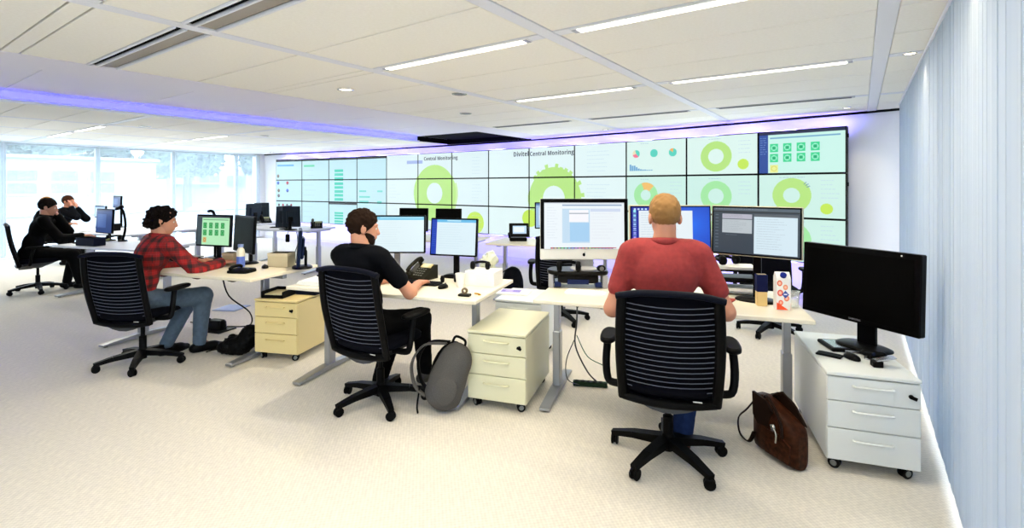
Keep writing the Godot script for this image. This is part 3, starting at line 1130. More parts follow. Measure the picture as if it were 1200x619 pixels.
# ------------------------------------------------------------------ furniture
func add_desk(called: String, label: String, at: Vector3, turn: float, length: float, high: float, top: Material, group := "white office desks", legs := [0.07, -0.07], cream := false) -> Node3D:
	# origin: the front left corner on the floor, front edge along +x, depth along -z
	var d := thing("office_desk", label, "desk", at, turn, group)
	var metal := mat("silver desk leg", Color(0.62, 0.63, 0.65), 0.35, 0.7)
	mi("table_top", box(V(length, 0.026, 0.8), 0.004), top, d, Transform3D(Basis(), V(length / 2, high - 0.013, -0.4)))
	for e in legs:
		var x: float = e if e > 0 else length + e
		var st := begin()
		bbox(st, V(x, 0.24, -0.42), V(0.055, 0.42, 0.085), 0.006)
		bbox(st, V(x, (high + 0.4) / 2 - 0.02, -0.42), V(0.042, high - 0.42, 0.068), 0.004)
		bbox(st, V(x, high - 0.04, -0.42), V(0.05, 0.03, 0.6), 0.004)
		var leg := mi("leg", done(st), metal, d)
		var sf := begin()
		prism(sf, PackedVector2Array([Vector2(0.03, 0.012), Vector2(0.79, 0.012), Vector2(0.79, 0.025), Vector2(0.5, 0.05), Vector2(0.34, 0.05), Vector2(0.03, 0.03)]), -0.035, 0.035, Transform3D(Basis(V(0, 0, -1), V(0, 1, 0), V(1, 0, 0)), V(x, 0, 0)))
		mi("foot", done(sf), metal, leg)
		for z in [0.07, 0.75]:
			mi("glide", lathe_mesh([Vector2(0.0, 0.0), Vector2(0.018, 0.0), Vector2(0.018, 0.013), Vector2(0.0, 0.013)], 10), mat("black plastic", Color(0.03, 0.03, 0.035), 0.5), leg, Transform3D(Basis(), V(x, 0, -z)))
	mi("cross_beam", box(V(length - 0.16, 0.05, 0.05), 0.004), metal, d, Transform3D(Basis(), V(length / 2, high - 0.055, -0.46)))
	return d

func add_pedestal(label: String, at: Vector3, turn: float, m: Material, deep := 0.6, group := "three-drawer pedestals") -> Node3D:
	# origin: the front left corner on the floor
	var p := thing("drawer_pedestal", label, "drawer unit", at, turn, group)
	var w := 0.42
	mi("carcass", box(V(w, 0.45, deep - 0.02), 0.003), m, p, Transform3D(Basis(), V(w / 2, 0.285, -deep / 2 - 0.01)))
	mi("top", box(V(w + 0.004, 0.02, deep + 0.004), 0.004), m, p, Transform3D(Basis(), V(w / 2, 0.526, -deep / 2)))
	var y := 0.512
	for k in 3:
		var hh: float = [0.13, 0.145, 0.172][k]
		var d := mi("drawer", box(V(w - 0.004, hh - 0.005, 0.02), 0.003), m, p, Transform3D(Basis(), V(w / 2, y - hh / 2, -0.012)))
		var st := begin()
		tube(st, smooth_path([V(-0.088, 0, 0.008), V(-0.078, 0, 0.026), V(0, 0, 0.03), V(0.078, 0, 0.026), V(0.088, 0, 0.008)], 3), 0.0075, 8, 0.8)
		mi("handle", done(st), m, d, Transform3D(Basis(), V(0, hh * 0.18, 0)))
		if k == 0:
			var kk := begin()
			lathe(kk, [Vector2(0.011, 0), Vector2(0.011, 0.01), Vector2(0.0, 0.01)], 12, Transform3D(Basis(Vector3.RIGHT, PI / 2), V(0, 0, 0)), true)
			bbox(kk, V(0.004, 0, 0.022), V(0.034, 0.018, 0.006), 0.002, Basis(Vector3.BACK, -0.35))
			mi("lock_and_key", done(kk), mat("black plastic", Color(0.03, 0.03, 0.035), 0.5), d, Transform3D(Basis(), V(w / 2 - 0.045, 0.0, 0.009)))
		y -= hh
	for cx in [0.05, w - 0.05]:
		for cz in [-0.06, -deep + 0.06]:
			var wheel := mi("caster", caster_mesh(0.029), mat("black plastic", Color(0.03, 0.03, 0.035), 0.5), p, Transform3D(Basis(Vector3.UP, 0.9 + cx * 3), V(cx, 0, cz)))
			for s in [-1, 1]:
				mi("wheel_disc", lathe_mesh([Vector2(0.0, -0.001), Vector2(0.017, -0.001), Vector2(0.015, 0.001), Vector2(0.0, 0.001)], 12, Transform3D(Basis(Vector3.BACK, PI / 2), V(s * 0.0215, 0.029, 0))), mat("grey wheel disc", Color(0.45, 0.46, 0.45), 0.5), wheel)
	return p

func caster_mesh(r: float) -> ArrayMesh:
	var key := "caster%s" % r
	if shared.has(key):
		return shared[key]
	var st := begin()
	var side := Basis(Vector3.BACK, PI / 2)
	for s in [-1, 1]:
		lathe(st, [Vector2(0, -0.008), Vector2(r * 0.75, -0.008), Vector2(r, -0.005), Vector2(r, 0.005), Vector2(r * 0.75, 0.008), Vector2(0, 0.008)], 14, Transform3D(side, V(s * 0.013, r, 0)), true)
	bbox(st, V(0, r + 0.008, 0), V(0.014, r * 1.6, r * 1.3), 0.003)
	lathe(st, [Vector2(0.006, r * 1.5), Vector2(0.006, r * 2.6)], 8)
	shared[key] = done(st)
	return shared[key]

func back_z(y: float) -> float:
	# side profile of a chair back
	var t := (y - 0.42) / 0.58
	return 0.19 + 0.05 * sin(t * PI * 0.9) + 0.1 * t * t

var chair_source: Node3D

func make_chair() -> Node3D:
	var c := Node3D.new()
	var black := mat("black chair plastic", Color(0.014, 0.016, 0.022), 0.5)
	var navy := mat("navy chair fabric", Color(0.016, 0.02, 0.055), 0.9)
	var grey := mat("grey chair shell", Color(0.2, 0.21, 0.23), 0.5)
	var base := Node3D.new()
	base.name = "base"
	c.add_child(base)
	for k in 5:
		var a := TAU * k / 5.0
		var d := V(sin(a), 0, cos(a))
		var st := begin()
		bar(st, d * 0.03 + V(0, 0.105, 0), d * 0.2 + V(0, 0.09, 0), 0.062, 0.05, 0.05, 0.036)
		bar(st, d * 0.2 + V(0, 0.09, 0), d * 0.325 + V(0, 0.066, 0), 0.05, 0.036, 0.036, 0.026)
		mi("base_arm", done(st), black, base)
		mi("caster", caster_mesh(0.03), black, base, Transform3D(Basis(Vector3.UP, a + 0.9 * (k % 3)), d * 0.31))
	mi("gas_lift", lathe_mesh([Vector2(0.0, 0.05), Vector2(0.03, 0.05), Vector2(0.034, 0.13), Vector2(0.028, 0.14), Vector2(0.028, 0.24), Vector2(0.017, 0.245), Vector2(0.017, 0.38), Vector2(0.0, 0.38)], 14), black, c)
	mi("seat_shell", loft_mesh([[V(0, 0.35, 0.03), 0.07, 0.08, 3.0], [V(0, 0.375, 0.04), 0.13, 0.13, 3.0], [V(0, 0.41, 0.0), 0.2, 0.16, 4.0], [V(0, 0.435, -0.02), 0.215, 0.19, 4.0]], 24), grey, c)
	mi("seat", loft_mesh([[V(0, 0.432, 0.0), 0.21, 0.21, 4.0], [V(0, 0.445, 0.0), 0.24, 0.235, 4.0], [V(0, 0.475, 0.0), 0.245, 0.24, 4.0], [V(0, 0.492, 0.0), 0.225, 0.22, 4.0], [V(0, 0.495, 0.0), 0.15, 0.15, 3.0]], 28), navy, c)
	var bs := begin()
	prism(bs, PackedVector2Array([Vector2(-0.2, 0.4), Vector2(-0.09, 0.352), Vector2(-0.03, 0.338), Vector2(0.03, 0.338), Vector2(0.09, 0.352), Vector2(0.2, 0.4)]), 0.06, 0.2)
	mi("back_shell", done(bs), grey, c)
	mi("maker_tag", box(V(0.045, 0.006, 0.002), 0.0005), mat("white tag", Color(0.8, 0.8, 0.8), 0.5), c, Transform3D(Basis(), V(0.14, 0.425, back_z(0.425) + 0.036)))
	# back: frame, fabric and the row of flexible wires behind it
	for s in [-1, 1]:
		var pts := []
		for i in 9:
			var y := 0.40 + 0.58 * i / 8.0
			pts.append(V(s * (0.232 + 0.012 * sin(i / 8.0 * PI)), y, back_z(y) + 0.012))
		mi("back_post", tube_mesh(pts, 0.026, 8, 0.75, V(1, 0, 0)), black, c)
	mi("top_rail", tube_mesh(smooth_path([V(-0.262, 0.962, back_z(0.98) + 0.01), V(-0.15, 0.985, back_z(0.98) + 0.02), V(0, 0.99, back_z(0.98) + 0.026), V(0.15, 0.985, back_z(0.98) + 0.02), V(0.262, 0.962, back_z(0.98) + 0.01)], 3), 0.022, 8, 0.8), mat("navy chair rail", Color(0.03, 0.045, 0.1), 0.55), c)
	mi("bottom_rail", tube_mesh(smooth_path([V(-0.23, 0.41, back_z(0.41) + 0.01), V(-0.12, 0.395, back_z(0.41) + 0.02), V(0, 0.39, back_z(0.41) + 0.024), V(0.12, 0.395, back_z(0.41) + 0.02), V(0.23, 0.41, back_z(0.41) + 0.01)], 3), 0.026, 8, 0.9), black, c)
	var fs := begin()
	fs.set_smooth_group(0)
	for i in 10:
		for j in 8:
			var q := []
			for e in [[i, j], [i, j + 1], [i + 1, j + 1], [i + 1, j]]:
				var y: float = 0.41 + 0.56 * e[0] / 10.0
				var x: float = -0.235 + 0.47 * e[1] / 8.0
				q.append(V(x, y, back_z(y) - 0.012 + 0.018 * (1.0 - pow(x / 0.235, 2)) * 0.8))
			quad(fs, q[0], q[1], q[2], q[3])
			quad(fs, q[0] - V(0, 0, 0.008), q[3] - V(0, 0, 0.008), q[2] - V(0, 0, 0.008), q[1] - V(0, 0, 0.008))
	mi("back_fabric", done(fs), navy, c)
	var wire := mat("grey back wire", Color(0.3, 0.32, 0.38), 0.5)
	for k in 17:
		var y := 0.475 + k * 0.0285
		var pts := []
		for i in 9:
			var x := -0.222 + 0.444 * i / 8.0
			pts.append(V(x, y - 0.016 * (1.0 - pow(x / 0.222, 2)), back_z(y) + 0.004 + 0.018 * (1.0 - pow(x / 0.222, 2))))
		mi("back_wire", tube_mesh(pts, 0.0026, 5), wire, c)
	# arms
	for s in [-1, 1]:
		var post := begin()
		tube(post, smooth_path([V(s * 0.2, 0.425, 0.09), V(s * 0.29, 0.428, 0.09), V(s * 0.325, 0.45, 0.085), V(s * 0.335, 0.55, 0.075), V(s * 0.328, 0.655, 0.05)], 3), 0.0185, 8, 1.2)
		mi("arm_post", done(post), black, c)
		mi("arm_pad", loft_mesh([[V(s * 0.325, 0.652, 0.01), 0.036, 0.115, 3.0], [V(s * 0.325, 0.66, 0.01), 0.046, 0.13, 3.0], [V(s * 0.325, 0.675, 0.01), 0.046, 0.13, 3.0], [V(s * 0.325, 0.683, 0.01), 0.034, 0.115, 3.0]], 20), black, c)
	return c

func add_chair(label: String, at: Vector3, turn: float, base_plan := 5.0) -> Node3D:
	var c: Node3D
	if chair_source == null:
		chair_source = make_chair()
		c = chair_source
	else:
		c = chair_source.duplicate()
	c.name = numbered("task_chair")
	add_child(c)
	c.position = at
	c.rotation.y = deg_to_rad(turn)
	c.get_node("base").rotation.y = deg_to_rad(base_plan + YAW + 90.0 - turn)
	tag(c, label, "chair", "black task chairs with wired backs")
	return c

# a flat monitor; origin on the surface it stands on, screen facing +z; o: options
func add_monitor(label: String, at: Vector3, turn: float, w: float, h: float, low: float, im: Image, o := {}) -> Node3D:
	var t := thing("monitor", label, "monitor", at, turn, "computer monitors")
	var shell := mat(o.get("shell_key", "black monitor shell"), o.get("shell", Color(0.02, 0.02, 0.024)), 0.35)
	var thick: float = o.get("thick", 0.03)
	var bez: float = o.get("bezel", 0.016)
	var chin: float = o.get("chin", bez)
	var tilt := Basis(Vector3.RIGHT, deg_to_rad(o.get("tilt", -3.0)))
	var mid := V(0, low + h / 2, 0.0)
	var frame := begin()
	bbox(frame, Vector3.ZERO, V(w, h, thick), 0.006)
	bbox(frame, V(0, -h * 0.02, -thick / 2 - 0.012), V(w * 0.55, h * 0.6, 0.03), 0.012)
	var fr_ := mi("housing", done(frame), shell, t, Transform3D(tilt, mid))
	var sy := (chin - bez) / 2.0
	if o.has("face"):
		mi("bezel", box(V(w - o.get("rim", 0.004), h - o.get("rim", 0.002) - (chin if o.has("chin") else 0.0), 0.004), 0.001), mat("black bezel", Color(0.008, 0.008, 0.01), 0.35), fr_, Transform3D(Basis(), V(0, chin / 2 if o.has("chin") else 0.0, thick / 2 + 0.001)))
	var scr: Material = screen_mat(im, SCREEN) if im else dark_screen()
	mi("screen", picture(snappedf(w - 2 * bez, 0.001), snappedf(h - bez - chin, 0.001), 0.001), scr, fr_, Transform3D(Basis(), V(0, sy, thick / 2 + (0.0035 if o.has("face") else 0.0008))))
	if not o.has("no_stand"):
		var back: float = -thick / 2 - 0.04 - o.get("back", 0.0)
		var neck := begin()
		bbox(neck, V(0, (low + h * 0.4) / 2, back), V(o.get("neck_w", 0.05), low + h * 0.4, 0.025), 0.005)
		bbox(neck, V(0, low + h * 0.38, back + 0.015), V(0.08, 0.08, 0.04), 0.006)
		var sm := mat(o.get("stand_key", "black stand"), o.get("stand", Color(0.03, 0.03, 0.035)), 0.35)
		mi("stand_neck", done(neck), sm, t)
		var bw: float = o.get("base_w", 0.12)
		var bd: float = o.get("base_d", 0.09)
		mi("stand_base", loft_mesh([[V(0, 0, back + 0.03), bw, bd, 2.6], [V(0, 0.008, back + 0.03), bw, bd, 2.6], [V(0, 0.016, back + 0.03), bw * 0.85, bd * 0.85, 2.6], [V(0, 0.02, back + 0.03), bw * 0.3, bd * 0.35, 2.6]], 24), sm, t)
	if o.get("led", false):
		mi("power_light", box(V(0.006, 0.003, 0.002), 0.0005), glow("power led", Color(0.5, 0.7, 1.0), 1.0), fr_, Transform3D(Basis(), V(w / 2 - 0.05, -h / 2 + chin / 2, thick / 2 + 0.002)))
	return t

func dark_screen() -> StandardMaterial3D:
	var m := mat("dark screen", Color(0.004, 0.004, 0.005), 0.5)
	m.metallic_specular = 0.15
	return m

func add_keyboard(label: String, at: Vector3, turn: float, w: float, deep: float, c: Color, key_c: Color) -> void:
	var k := thing("keyboard", label, "keyboard", at, turn, "keyboards")
	mi("case", loft_mesh([[V(0, 0, 0), w / 2, deep / 2, 9.0], [V(0, 0.008, 0), w / 2, deep / 2, 9.0], [V(0, 0.012, 0), w / 2 - 0.004, deep / 2 - 0.004, 9.0]], 28, Transform3D(), false), mat("keyboard case %s" % c, c, 0.5), k)
	var km := mat("keyboard keys %s" % key_c, key_c, 0.55)
	var n := int(w / 0.021)
	for r in 5:
		var st := begin()
		for i in n:
			if r == 4 and i > 3 and i < 9:
				if i == 4:
					bbox(st, V(-w / 2 + 0.02 + 6 * (w - 0.03) / n, 0.014, deep / 2 - 0.018), V(0.095, 0.006, 0.015), 0.002)
				continue
			bbox(st, V(-w / 2 + 0.02 + i * (w - 0.03) / n, 0.014, -deep / 2 + 0.018 + r * (deep - 0.036) / 4.0), V(0.0155, 0.006, 0.0155), 0.002)
		mi("key_row", done(st), km, k)

func add_mouse(label: String, at: Vector3, turn: float, c: Color) -> void:
	var m := thing("computer_mouse", label, "mouse", at, turn, "computer mice")
	mi("shell", blob_mesh([[1, V(0, 0.008, 0), V(0.03, 0.026, 0.052), Basis()]], 0.006, 0.003, [[Vector3.UP, 0.001]]), mat("mouse %s" % c, c, 0.35), m)
	mi("wheel", lathe_mesh([Vector2(0, -0.003), Vector2(0.008, -0.003), Vector2(0.008, 0.003), Vector2(0, 0.003)], 10, Transform3D(Basis(Vector3.BACK, PI / 2), V(0, 0.028, -0.03))), mat("wheel grey", Color(0.2, 0.2, 0.2), 0.5), m)

func add_desk_phone(label: String, at: Vector3, turn: float, c: Color, lit := Color(0.6, 0.63, 0.5)) -> void:
	# origin at the middle of its base; user side is +z
	var p := thing("desk_phone", label, "telephone", at, turn, "desk telephones")
	var m := mat("phone body %s" % c, c, 0.4)
	var st := begin()
	prism(st, PackedVector2Array([Vector2(-0.09, 0), Vector2(0.09, 0), Vector2(0.09, 0.02), Vector2(-0.06, 0.115), Vector2(-0.09, 0.11)]), -0.1, 0.1, Transform3D(Basis(V(0, 0, 1), V(0, 1, 0), V(-1, 0, 0)), V(0, 0, 0)))
	mi("body", done(st), m, p)
	var slope := Basis(Vector3.RIGHT, atan2(0.095, 0.15))
	var h := begin()
	tube(h, smooth_path([V(-0.065, 0.075, 0.095), V(-0.065, 0.105, 0.06), V(-0.065, 0.15, -0.03), V(-0.065, 0.155, -0.075)], 4), 0.018, 8, 0.8)
	bbox(h, V(-0.065, 0.055, 0.085), V(0.046, 0.03, 0.05), 0.01, slope)
	bbox(h, V(-0.065, 0.135, -0.07), V(0.046, 0.03, 0.05), 0.01, slope)
	mi("handset", done(h), m, p)
	mi("display", box(V(0.11, 0.004, 0.05), 0.001), mat("phone display %s" % lit, lit, 0.2), p, Transform3D(slope, V(0.03, 0.104, -0.035)))
	for r in 4:
		var kk := begin()
		for q in 4:
			bbox(kk, V(-0.02 + q * 0.024, 0.082 - r * 0.0135, 0.005 + r * 0.021), V(0.016, 0.006, 0.012), 0.002, slope)
		mi("key_row", done(kk), mat("phone keys", Color(0.45, 0.45, 0.42), 0.5), p)

func add_box(called: String, label: String, cat: String, at: Vector3, turn: float, size: Vector3, m: Material, lid: Material = null, group := "") -> Node3D:
	var b := thing(called, label, cat, at, turn, group)
	mi("body", box(size, 0.004), m, b, Transform3D(Basis(), V(0, size.y / 2, 0)))
	if lid:
		mi("lid", box(V(size.x + 0.004, size.y * 0.22, size.z + 0.004), 0.003), lid, b, Transform3D(Basis(), V(0, size.y * 0.89, 0)))
	return b

func cable(called: String, label: String, pts: Array, r: float, m: Material) -> void:
	tag(mi(called, tube_mesh(smooth_path(pts, 5), r, 6), m), label, "cable")

func headphones(label: String, at: Vector3, turn: float, size := 1.0) -> void:
	var h := thing("headphones", label, "headphones", at, turn, "headsets")
	var black := mat("black chair plastic", Color(0.02, 0.02, 0.02), 0.45)
	var arc := []
	for i in 13:
		var a := PI * i / 12.0
		arc.append(V(cos(a) * 0.085, 0.035 + sin(a) * 0.02, -0.03 - sin(a) * 0.085) * size)
	mi("headband", tube_mesh(arc, 0.009 * size, 6, 1.4), black, h)
	for s in [-1, 1]:
		mi("ear_cup", lathe_mesh([Vector2(0, -0.018), Vector2(0.03, -0.018), Vector2(0.038, -0.008), Vector2(0.038, 0.012), Vector2(0.025, 0.02), Vector2(0.0, 0.02)], 16, Transform3D(Basis(Vector3.BACK, PI / 2 * s).scaled(V(1, 1, 1) * size), V(0.07 * s, 0.038, -0.01) * size), false), black, h)

func add_flat_phone(label: String, at: Vector3, turn: float) -> void:
	var p := thing("desk_phone", label, "telephone", at, turn, "desk telephones")
	var m := mat("flat phone black", Color(0.02, 0.024, 0.032), 0.45)
	mi("body", loft_mesh([[V(0, 0, 0), 0.1, 0.08, 6.0], [V(0, 0.018, 0), 0.1, 0.08, 6.0], [V(0, 0.03, -0.01), 0.092, 0.065, 6.0]], 24, Transform3D(), false), m, p)
	mi("handset", tube_mesh(smooth_path([V(-0.06, 0.036, 0.07), V(-0.06, 0.05, 0.04), V(-0.06, 0.052, -0.04), V(-0.06, 0.04, -0.075)], 4), 0.017, 8, 0.8), m, p)
	mi("display", box(V(0.07, 0.003, 0.035), 0.001), mat("phone display dark", Color(0.16, 0.2, 0.26), 0.2), p, Transform3D(Basis(), V(0.04, 0.031, -0.04)))
	var kk := begin()
	for r in 4:
		for q in 3:
			bbox(kk, V(0.015 + q * 0.024, 0.031, -0.005 + r * 0.017), V(0.016, 0.004, 0.011), 0.001)
	mi("keypad", done(kk), mat("phone keys dark", Color(0.12, 0.12, 0.13), 0.5), p)

# ------------------------------------------------------------------ people
func bend(a: Vector3, b: Vector3, l0: float, l1: float, pole: Vector3) -> Array:
	# two-bone reach: the joint between a and b, and b pulled back if it is too far
	var d := b - a
	var l := minf(d.length(), (l0 + l1) * 0.998)
	var dir := d.normalized()
	b = a + dir * l
	var x := (l0 * l0 - l1 * l1 + l * l) / (2.0 * l)
	var h := sqrt(maxf(l0 * l0 - x * x, 0.0))
	var side := (pole - dir * pole.dot(dir)).normalized()
	return [a + dir * x + side * h, b]

func hand_prims(wrist: Vector3, dir: Vector3, palm_n: Vector3, thumb_side: float, curl := 0.5) -> Array:
	dir = dir.normalized()
	palm_n = (palm_n - dir * palm_n.dot(dir)).normalized()
	var lat := dir.cross(palm_n).normalized() * thumb_side    # towards the thumb
	var out := []
	for k in 4:
		var o := lat * (0.03 - 0.02 * k)
		out.append([0, wrist + o * 0.55, wrist + dir * 0.085 + o, 0.016, 0.0125])
		var ln: float = [0.068, 0.078, 0.072, 0.056][k]
		var p0 := wrist + dir * 0.085 + o
		var d1 := (dir + palm_n * curl * 0.5 + lat * (0.12 - 0.08 * k)).normalized()
		var p1 := p0 + d1 * ln * 0.5
		var d2 := (dir + palm_n * curl * 1.5 + lat * (0.06 - 0.04 * k)).normalized()
		var p2 := p1 + d2 * ln * 0.5
		out.append([0, p0, p1, 0.0095, 0.0088])
		out.append([0, p1, p2, 0.0088, 0.0075])
	var t0 := wrist + dir * 0.025 + lat * 0.026
	var t1 := t0 + (dir + lat * 0.9 + palm_n * 0.3).normalized() * 0.042
	var t2 := t1 + (dir * 1.2 + lat * 0.25 + palm_n * 0.35).normalized() * 0.032
	out.append([0, t0, t1, 0.014, 0.0105])
	out.append([0, t1, t2, 0.0105, 0.0085])
	out.append([0, wrist - dir * 0.03, wrist + dir * 0.01, 0.024, 0.022])
	return out

func plaid_mat() -> StandardMaterial3D:
	var im := img(64, 64, Color(0.55, 0.045, 0.05))
	var dark := Color(0.045, 0.04, 0.05)
	for y in 64:
		for x in 64:
			var a := 1.0 if x % 32 < 13 else 0.0
			var b := 1.0 if y % 32 < 13 else 0.0
			var c := Color(0.62, 0.04, 0.05).lerp(dark, 0.55 * a + 0.42 * b)
			if x % 32 == 22 or y % 32 == 22:
				c = c.lerp(Color(0.85, 0.75, 0.7), 0.25)
			im.set_pixel(x, y, c)
	var m := mat("red plaid flannel", Color.WHITE, 0.85)
	m.albedo_texture = ImageTexture.create_from_image(im)
	m.uv1_triplanar = true
	m.uv1_scale = V(6.5, 6.5, 6.5)
	return m

func cloth(key: String, c: Color) -> StandardMaterial3D:
	var m := mat(key, c, 0.85)
	m.albedo_texture = noise_tex(0.06, 128, Color(0.82, 0.82, 0.82), Color(1, 1, 1), 17)
	m.uv1_triplanar = true
	m.uv1_scale = V(3, 3, 3)
	return m

func add_person(label: String, at: Vector3, turn: float, o: Dictionary) -> Node3D:
	var who := thing("person", label, "person", at, turn)
	var s: float = o.get("size", 1.0)
	var hy: float = o.get("hip", 0.56)
	var lean: float = o.get("lean", -0.06)
	var side_lean: float = o.get("side", 0.0)
	var sh_y := hy + 0.5 * s
	var zs := 0.03 + lean
	var pelvis := V(0, hy + 0.03, 0.02)
	var waist := V(side_lean * 0.3, hy + 0.18 * s, 0.035 + lean * 0.25)
	var chest := V(side_lean * 0.7, hy + 0.385 * s, 0.03 + lean * 0.7)
	var tilt := Basis(Vector3.RIGHT, atan2(lean * 0.9, 0.47))
	var torso := [[1, pelvis, V(0.17, 0.11, 0.125) * s, Basis()], [1, waist, V(0.15, 0.14, 0.108) * s, tilt], [1, chest, V(0.168, 0.16, 0.112) * s, tilt],
		[0, V(side_lean - 0.125 * s, sh_y - 0.01, zs), V(side_lean + 0.125 * s, sh_y - 0.01, zs), 0.063 * s, 0.063 * s]]
	var head_c := V(side_lean + o.get("head_x", 0.0), hy + 0.675 * s, zs + o.get("head_z", -0.03))
	var neck := [[0, V(side_lean, sh_y, zs), head_c + V(0, -0.07, 0.02), 0.062 * s, 0.055 * s]]
	var arms := []
	var sleeves := []
	var hands := []
	for e in [-1, 1]:
		var key := "r" if e > 0 else "l"
		var sh := V(side_lean + e * 0.178 * s, sh_y - 0.02, zs)
		var wr: Vector3 = o.get("hand_" + key, V(e * 0.16, 0.78, -0.42))
		var pole: Vector3 = o.get("pole_" + key, V(e * 0.6, -1.0, 0.5))
		var jr := bend(sh, wr, 0.325 * s, 0.27 * s, pole)
		arms.append([0, sh, jr[0], 0.052 * s, 0.042 * s])
		arms.append([0, jr[0], jr[1], 0.042 * s, 0.028 * s])
		sleeves.append([0, sh, sh.lerp(jr[0], 1.0 if o.get("long", false) else 0.62), 0.056 * s, 0.052 * s])
		if o.get("long", false):
			sleeves.append([0, jr[0], jr[0].lerp(jr[1], 0.93), 0.048 * s, 0.036 * s])
		var hd: Vector3 = o.get("dir_" + key, (jr[1] - jr[0]).normalized() * 0.7 + V(0, -0.1, -0.5))
		var pn: Vector3 = o.get("palm_" + key, V(0, -1, 0))
		hands.append(hand_prims(jr[1], hd, pn, -e * (1.0 if hd.cross(pn).x * 1.0 > 0 else -1.0), o.get("curl", 0.5)))
	var legs := []
	var feet := []
	for e in [-1, 1]:
		var key := "r" if e > 0 else "l"
		var hip := V(e * 0.095 * s, hy + 0.0, 0.0)
		var an: Vector3 = o.get("foot_" + key, V(e * 0.13, 0.1, -0.45))
		var jr := bend(hip, an, 0.44 * s, 0.42 * s, o.get("knee_" + key, V(e * 0.12, 1, -0.5)))
		legs.append([0, hip, jr[0], 0.088 * s, 0.062 * s])
		legs.append([0, jr[0], jr[1], 0.06 * s, 0.04 * s])
		feet.append([jr[1], o.get("toe_" + key, V(e * 0.15, 0, -1))])
	# skin: one continuous body
	var skin := mat("skin %s" % o.skin, o.skin, 0.55)
	skin.subsurf_scatter_enabled = true
	skin.subsurf_scatter_strength = 0.08
	var hb := Basis.from_euler(V(deg_to_rad(o.get("nod", 0.0)), deg_to_rad(o.get("look", 0.0)), deg_to_rad(o.get("cock", 0.0))))
	var hx := Transform3D(hb.scaled(V(s, s, s)), head_c)
	var head := [[1, hx * V(0, 0.035, 0.012), V(0.075, 0.088, 0.094) * s, hb], [1, hx * V(0, -0.03, -0.035), V(0.058, 0.083, 0.06) * s, hb],
		[1, hx * V(0, -0.095, -0.055), V(0.03, 0.024, 0.03) * s, hb], [0, hx * V(0, 0.006, -0.094), hx * V(0, -0.03, -0.108), 0.008 * s, 0.0135 * s],
		[0, hx * V(-0.034, 0.024, -0.078), hx * V(0.034, 0.024, -0.078), 0.013 * s, 0.013 * s], [1, hx * V(0, -0.062, -0.09), V(0.022, 0.009, 0.008) * s, hb],
		[1, hx * V(0.079, -0.008, 0.012), V(0.01, 0.031, 0.019) * s, hb * Basis(Vector3.UP, 0.35)], [1, hx * V(-0.079, -0.008, 0.012), V(0.01, 0.031, 0.019) * s, hb * Basis(Vector3.UP, -0.35)],
		[0, V(side_lean, sh_y + 0.02, zs), head_c + hb * V(0, -0.06, 0.025), 0.06 * s, 0.054 * s]]
	var fine: float = o.get("fine", 1.0)
	var st := begin()
	blob(st, torso + neck + arms + legs, 0.015, 0.012)
	blob(st, head, 0.0062 * fine, 0.007)
	for h in hands:
		blob(st, h, 0.0052 * fine, 0.004)
	mi("body", done(st), skin, who)
	# clothes
	mi("shirt", blob_mesh(torso + sleeves, 0.014, 0.014, [[Vector3.UP, hy - 0.03]], 0.004, 0.011), o.shirt, who)
	mi("trousers", blob_mesh([torso[0]] + legs, 0.014, 0.014, [[Vector3.DOWN, -(hy + 0.1)]], 0.004, 0.015), o.trousers, who)
	var cs := begin()
	var rim := []
	for i in 13:
		var a := TAU * i / 12.0
		rim.append(V(side_lean, sh_y + 0.048, zs - 0.005) + V(cos(a) * 0.07 * s, 0.012 * sin(a) + 0.0, sin(a) * 0.07 * s))
	tube(cs, rim, 0.013, 6, 1.8)
	mi("collar", done(cs), o.shirt, who)
	for f in feet:
		var an: Vector3 = f[0]
		var d: Vector3 = (f[1] as Vector3).normalized()
		var g := V(an.x, 0, an.z)
		mi("shoe", blob_mesh([[0, g - d * 0.045 + V(0, 0.045, 0), g + d * 0.12 + V(0, 0.036, 0), 0.04, 0.042], [0, g + d * 0.1 + V(0, 0.034, 0), g + d * 0.185 + V(0, 0.028, 0), 0.042, 0.028], [0, g + V(0, 0.05, 0), an, 0.044, 0.044]], 0.011, 0.008, [[Vector3.UP, 0.004]]), o.shoes, who)
	# hair and face
	if o.has("hair"):
		var hm := mat("hair %s" % o.hair, o.hair, 0.8)
		var th: float = o.get("hair_thick", 0.007)
		var n: Vector3 = hb * V(0, 0.72, 0.69).normalized()
		var hp := [[1, hx * V(0, 0.038, 0.014), V(0.076 + th, 0.09 + th, 0.096 + th) * s, hb]]
		if o.get("curly", false):
			for k in 14:
				var a := TAU * k / 14.0
				hp.append([1, hx * (V(0, -0.02, 0.03) + V(cos(a) * 0.062, 0.0, absf(sin(a)) * 0.075)), V(0.03, 0.04, 0.03) * s, hb])
				hp.append([1, hx * (V(0, 0.045, 0.016) + V(cos(a) * 0.066, 0.035 * sin(a * 2.0) + 0.005, sin(a) * 0.08)), V(0.032, 0.036, 0.032) * s, hb])
		mi("hair", blob_mesh(hp, 0.0065 * fine, 0.006, [[n, n.dot(hx * V(0, 0.05, -0.085))]], o.get("hair_rough", 0.006)), hm, who)
		if o.get("beard", false):
			var nb: Vector3 = hb * V(0, -0.75, 0.35).normalized()
			mi("beard", blob_mesh([[1, hx * V(0, -0.045, -0.03), V(0.062, 0.078, 0.066) * s, hb], [1, hx * V(0, -0.1, -0.055), V(0.036, 0.028, 0.036) * s, hb]], 0.0062 * fine, 0.006, [[nb, nb.dot(hx * V(0, -0.05, -0.08))]], 0.005), hm, who)
		for e in [-1, 1]:
			mi("eyebrow", tube_mesh([hx * V(e * 0.014, 0.026, -0.094), hx * V(e * 0.03, 0.031, -0.09), hx * V(e * 0.047, 0.026, -0.078)], 0.004, 5), hm, who)
